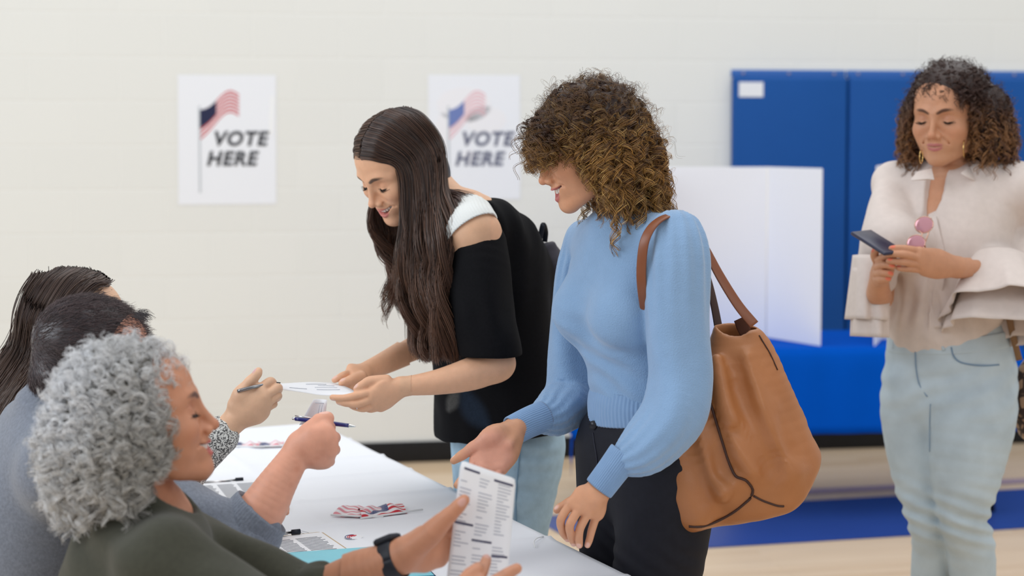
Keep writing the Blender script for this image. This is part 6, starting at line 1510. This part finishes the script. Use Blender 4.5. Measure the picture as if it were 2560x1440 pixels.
    A((0, -.012, .036), (.0775, .0945, .080)); A((0, -.045, -.025), (.070, .058, .060)); hs.sub(XF(Ell((0, .128, -.020), (.10, .070, .105)), H.o, H.R, 1.08), .006); hs.sub(XF(Ell((0, .03, -.085), (.10, .065, .055)), H.o, H.R, 1.08), .006)
    v, f = surface(hs.ev, *hs.bounds(), .004); shell = (v, f, np.tile(np.array(srgb(46, 38, 42)), (len(v), 1)))
    fl = lambda p: H.R[1]*1.0-H.R[2]*np.clip(-((p-H.o)@H.R[2])[:, None]*14+.3, -.2, 1.6)+H.R[0]*.2
    sets = [strands(shell, 12000, 61, fl, .017, .00042, (srgb(44, 36, 38), srgb(104, 86, 86)), lift=.30, frizz=.30)]
    rs = np.random.RandomState(4); n = 130                                                        # tuft over the forehead
    rt = np.array([H.w(rs.uniform(-.055, .055), rs.uniform(.055, .075), rs.uniform(.088, .098)) for _ in range(n)]); d = H.R[1]*1.0+H.R[2]*.12+rs.randn(n, 3)*.16
    t = np.linspace(0, 1, 10)[None, :, None]; L = (.014*(1+rs.randn(n)*.25))[:, None, None]; pa = rt[:, None, :]+d[:, None, :]*L*t-V(0, 0, 1)*L*.45*t*t
    sets.append((pa, np.broadcast_to(.0005*(1-.7*t[..., 0]), pa.shape[:2]), np.broadcast_to(np.array(srgb(40, 34, 42)), pa.shape)))
    hair_mesh('hair', sets, M_h, root, extra=shell)
    # pen
    M_pen = mat('blue_pen', srgb(28, 34, 112), .25, .5, coat=.3)
    pe = empty('pen', P(812, 1056, 3.035), 'dark blue ballpoint pen with a silver tip in the raised fist of the man', 'pen')
    a, b_ = P(738, 1047, 3.045), P(872, 1064, 3.025); d = nrm(b_-a)
    tube_obj('barrel', [a, (a+b_)/2, b_], [.0036, .0046, .0036], M_pen, pe, sides=14); tube_obj('tip', [b_, b_+d*.006, b_+d*.013], [.0032, .0022, .0008], M_chrome, pe, sides=12)
    tube_obj('clip', [a+V(0, -.001, .0058), a+d*.035+V(0, -.001, .0055)], .0011, M_chrome, pe); tube_obj('push_button', [a-d*.005, a], .0026, M_chrome, pe)
    sl = empty('paper_slip', P(800, 1030, 3.05), 'folded white paper slip held up behind the blue pen by the man', 'paper')
    pts = [P(784, 998, 3.055), P(818, 1000, 3.05), P(812, 1060, 3.062), P(748, 1062, 3.066)]
    g = [[(pts[0]*(1-u)+pts[1]*u)*(1-v)+(pts[3]*(1-u)+pts[2]*u)*v+V(0, .006*math.sin(u*3), 0) for u in np.linspace(0, 1, 7)] for v in np.linspace(0, 1, 7)]
    vs = [p for row in g for p in row]; fs = [(j*7+i, j*7+i+1, (j+1)*7+i+1, (j+1)*7+i) for j in range(6) for i in range(6)]
    o = link('sheet', poly_mesh('sheet', vs, fs, True), M_form, sl); s_ = o.modifiers.new('thickness', 'SOLIDIFY'); s_.thickness = .0005
    for x in ((788, 1007, 816, 1009), (800, 1012, 794, 1040), (806, 1012, 801, 1040)): tube_obj('printed_line', [P(x[0], x[1], 3.052), P(x[2], x[3], 3.058)], .0006, M_ink2, sl)
    return root
man()

def woman_far():
    Y0 = 3.52
    root = empty('person', V(-.95, 3.53, 0), 'seated woman with long brown hair at the far left, holding out a ballot sheet', 'person')
    sk = np.array(srgb(226, 182, 150))
    H = Head(P(192, 815, Y0), rot(86, 10, 0), scale=1.02, skin=sk, brow=srgb(84, 60, 48))
    body, paint = Body(), []; H.put(body, paint)
    fw = nrm(V(.93, .36, 0)); lf = V(-fw[1], fw[0], 0)
    sc = P(95, 1005, Y0+.03); ch = P(80, 1150, Y0+.03); wa = P(60, 1350, Y0+.04); hp = V(wa[0]-.02, Y0+.05, .52)
    shR = sc-lf*.16-V(0, 0, .03); shL = sc+lf*.16-V(0, 0, .03)
    body.add(Loft([H.w(0, -.03, -.05), H.w(0, -.045, -.10), sc+V(0, 0, .03), sc-V(0, 0, .02)], [.050, .050, .056, .08]), .02)
    body.add(Loft([hp, wa, ch, sc-V(0, 0, .03)], [.15, .12, .125, .11], [.11, .09, .095, .075], side=lf), .03)
    body.add(Loft([shL, sc, shR], [.045, .05, .045]), .03)
    elR = P(400, 1215, 3.42); wrR = P(592, 1045, 3.46); elL = P(260, 1200, 3.62); wrL = P(400, 1230, 3.66)
    body.add(Loft([shR, shR*.5+elR*.5, elR], [.045, .040, .036]), .02); body.add(Loft([elR, P(500, 1130, 3.44), P(552, 1085, 3.45), wrR], [.036, .034, .0290, .0245], n=5), .012)
    body.add(Loft([shL, shL*.5+elL*.5, elL], [.045, .040, .036]), .02); body.add(Loft([elL, wrL], [.034, .022]), .02)
    js = seat_legs(body, hp, fw, lf)
    m4 = [P(650, 972, 3.445), P(662, 990, 3.440), P(664, 1010, 3.445), P(656, 1028, 3.455)]
    palm(body, wrR, m4, rm=.0125, thick=.015, k=.014); body.add(Loft([wrR, (wrR+np.mean(m4, 0))/2], [.0245, .033], [.019, .018], side=nrm(V(.6, 0, -.7))), .012)
    for i, (q, r_) in enumerate(zip([[(676, 952, 3.455), (684, 960, 3.485), (678, 972, 3.50)], [(694, 968, 3.455), (697, 974, 3.485), (686, 984, 3.50)], [(694, 988, 3.46), (695, 993, 3.485), (684, 1000, 3.495)], [(684, 1010, 3.47), (684, 1012, 3.49), (674, 1014, 3.50)]], (.0098, .0100, .0095, .0085))):
        finger(body, paint, [m4[i]]+[P(*a) for a in q], r_, r_*.8)
    finger(body, paint, [P(602, 985, 3.45), P(622, 957, 3.445), P(641, 938, 3.445), P(650, 921, 3.45)], .0130, .0082, nail=V(-.8, -.4, .4), nail_col=srgb(214, 170, 180), k=.008)
    body.add(Loft([P(590, 1010, 3.455), P(606, 985, 3.45), P(632, 985, 3.455)], [.017, .016, .012]), .014)
    lo, hi = H.bounds(-.13)
    link('body', sdf_mesh('body', body, .002, [(lo, hi, .004), (P(500, 1120, 3.45)-V(0, .12, 0), P(710, 910, 3.45)+V(0, .12, 0), .0018), (*body.bounds(), .009)], paint, sk), M_skin, root)
    def tweed(nt, b, tc):
        N, L = nt.nodes, nt.links; n = N.new('ShaderNodeTexVoronoi'); n.inputs['Scale'].default_value = 420; L.new(tc.outputs['Object'], n.inputs['Vector'])
        cr = N.new('ShaderNodeValToRGB'); cr.color_ramp.elements[0].color = (*srgb(96, 96, 96), 1); cr.color_ramp.elements[1].color = (*srgb(226, 226, 222), 1); cr.color_ramp.elements[0].position = .3; cr.color_ramp.elements[1].position = .6
        sp = N.new('ShaderNodeSeparateColor'); L.new(n.outputs['Color'], sp.inputs[0]); L.new(sp.outputs[0], cr.inputs[0]); L.new(cr.outputs[0], b.inputs['Base Color'])
    M_tw = mat('grey_tweed_knit', (.5, .5, .5), .9, .15, extra=tweed)
    b = Body()
    b.add(Loft([P(56, 1480, Y0+.04), P(68, 1330, Y0+.04), P(82, 1160, Y0+.03), P(90, 1080, Y0+.03), P(98, 1000, Y0+.03)], [.155, .155, .155, .145, .085], [.118, .12, .12, .10, .065], side=lf, n=5), .02)
    b.add(Loft([shL, sc, shR], [.058, .062, .058]), .035); b.add(Loft([P(110, 975, Y0+.02), P(118, 955, Y0+.01)], [.066, .060]), .015)
    b.add(Loft([shR, shR*.5+elR*.5, elR, P(500, 1132, 3.44), P(548, 1092, 3.45)], [.058, .052, .048, .046, .040], mod=lambda t, th, p: 1+.04*np.cos(5*th+12*t)), .03)
    b.add(Loft([shL, shL*.5+elL*.5, elL, P(370, 1224, 3.65)], [.058, .050, .046, .036]), .03); b.disp = lambda p, d: .003*vnoise(p*20)
    o = link('sweater', sdf_mesh('sweater', b, .004), M_tw, root); seat_trousers(root, js, M_dk, M_dk)
    M_sc = mat('mustard_scarf', srgb(176, 124, 58), .8, .2)
    tube_obj('neckband', [P(70, 1040, 3.40), P(92, 1000, 3.405), P(118, 968, 3.43), P(140, 952, 3.47)], [.010, .013, .012, .010], M_sc, root)
    M_h = hair_mat('long_brown_hair', .34, .6); dk, br = srgb(62, 46, 42), srgb(116, 92, 78)
    hs = Body(); A = lambda c, r, k=.02: hs.add(XF(Ell(c, r), H.o, H.R), k)
    A((0, -.018, .034), (.080, .094, .083)); A((0, -.050, -.030), (.072, .060, .075)); hs.sub(XF(Ell((0, .118, -.020), (.09, .080, .112)), H.o, H.R), .008)
    v, f = surface(hs.ev, *hs.bounds(), .005); shell = (v, f, np.tile(np.array(srgb(50, 36, 32)), (len(v), 1)))
    h = H.w; near, far = [], []
    for s_, out, dy in ((-1, near, -.0), (1, far, .16)):
        a = lambda x, y, z: h(x*s_, y, z)
        out += [[a(.004, .052, .104), a(.045, .036, .090), a(.080, .008, .025), a(.082, -.010, -.050), P(140, 925, 3.44+dy), P(95, 985, 3.42+dy), P(45, 1080, 3.42+dy)],
                [a(.004, .030, .116), a(.050, .020, .096), a(.086, -.010, .020), P(172, 850, 3.445+dy), P(125, 930, 3.43+dy), P(60, 1020, 3.41+dy), P(20, 1110, 3.41+dy)],
                [a(.004, -.010, .119), a(.052, -.025, .095), a(.084, -.045, .015), P(118, 860, 3.45+dy), P(72, 930, 3.43+dy), P(12, 1030, 3.41+dy), P(-30, 1130, 3.42+dy)],
                [a(.004, -.055, .112), a(.048, -.068, .082), a(.070, -.082, .01), P(76, 862, 3.47+dy), P(34, 930, 3.45+dy), P(-25, 1020, 3.43+dy), P(-65, 1110, 3.44+dy)],
                [a(.002, -.090, .088), a(.030, -.097, .052), a(.038, -.100, .010), P(54, 860, 3.50+dy*.7), P(12, 930, 3.48+dy*.7), P(-50, 1020, 3.46+dy*.7), P(-90, 1100, 3.46+dy*.7)]]
    sets = [sheet(near, 4200, 31, .0045, .0025, 1.2, 34, .0008, (dk, br), clump=5, ends=.05), sheet(far, 1800, 32, .0045, .003, 1.2, 30, .0009, (dk, br), clump=5, ends=.05),
            sheet([near[0], near[-1], far[-1]], 1500, 33, .02, .003, 1.2, 30, .0009, (dk, br), clump=5)]
    hair_mesh('hair', sets, M_h, root, extra=shell)
    pe = empty('pen', P(624, 974, 3.44), 'slim silver pen tucked in the hand of the woman at the far left', 'pen')
    M_sp = mat('silver_pen', srgb(150, 150, 152), .25, .5, metal=.8)
    tube_obj('barrel', [P(594, 978, 3.432), P(640, 966, 3.432), P(690, 958, 3.47)], .0038, M_sp, pe); tube_obj('tip', [P(690, 958, 3.47), P(701, 957, 3.478)], [.003, .001], M_rubber, pe)
    # sheet passed between the two women
    pp = empty('paper', P(800, 975, 3.53), 'white ballot sheet passed from the far left woman to the leaning woman', 'paper')
    R_ = [[P(690, 960, 3.50), P(720, 958, 3.56), P(775, 955, 3.62), P(828, 957, 3.66)], [P(692, 966, 3.495), P(735, 968, 3.52), P(795, 968, 3.55), P(864, 970, 3.57)], [P(695, 974, 3.49), P(755, 982, 3.49), P(815, 990, 3.49), P(898, 986, 3.478)]]
    from_rows = []
    for row in R_: from_rows.append(catmull(np.array(row), 5))
    from_rows = np.array(from_rows); cols_ = [catmull(from_rows[:, j], 4) for j in range(from_rows.shape[1])]
    nu, nv = len(cols_), len(cols_[0]); vs = [p+V(0, 0, .003*math.sin(j/nv*3.1)) for c in cols_ for j, p in enumerate(c)]
    fs = [(i*nv+j, (i+1)*nv+j, (i+1)*nv+j+1, i*nv+j+1) for i in range(nu-1) for j in range(nv-1)]
    o = link('sheet', poly_mesh('sheet', vs, fs, True), M_form, pp); s_ = o.modifiers.new('thickness', 'SOLIDIFY'); s_.thickness = .0005; s_.offset = 0
    C = np.array(cols_)
    for k, (i0, i1, j) in enumerate(((9, 14, 5), (9, 14, 6), (8, 13, 3), (3, 8, 6), (10, 14, 4))): tube_obj('printed_line', [C[i, j]+V(0, 0, .0035+.0) for i in range(i0, min(i1, nu))], .0005, M_ink2, pp, n=2, sides=4)
woman_far()
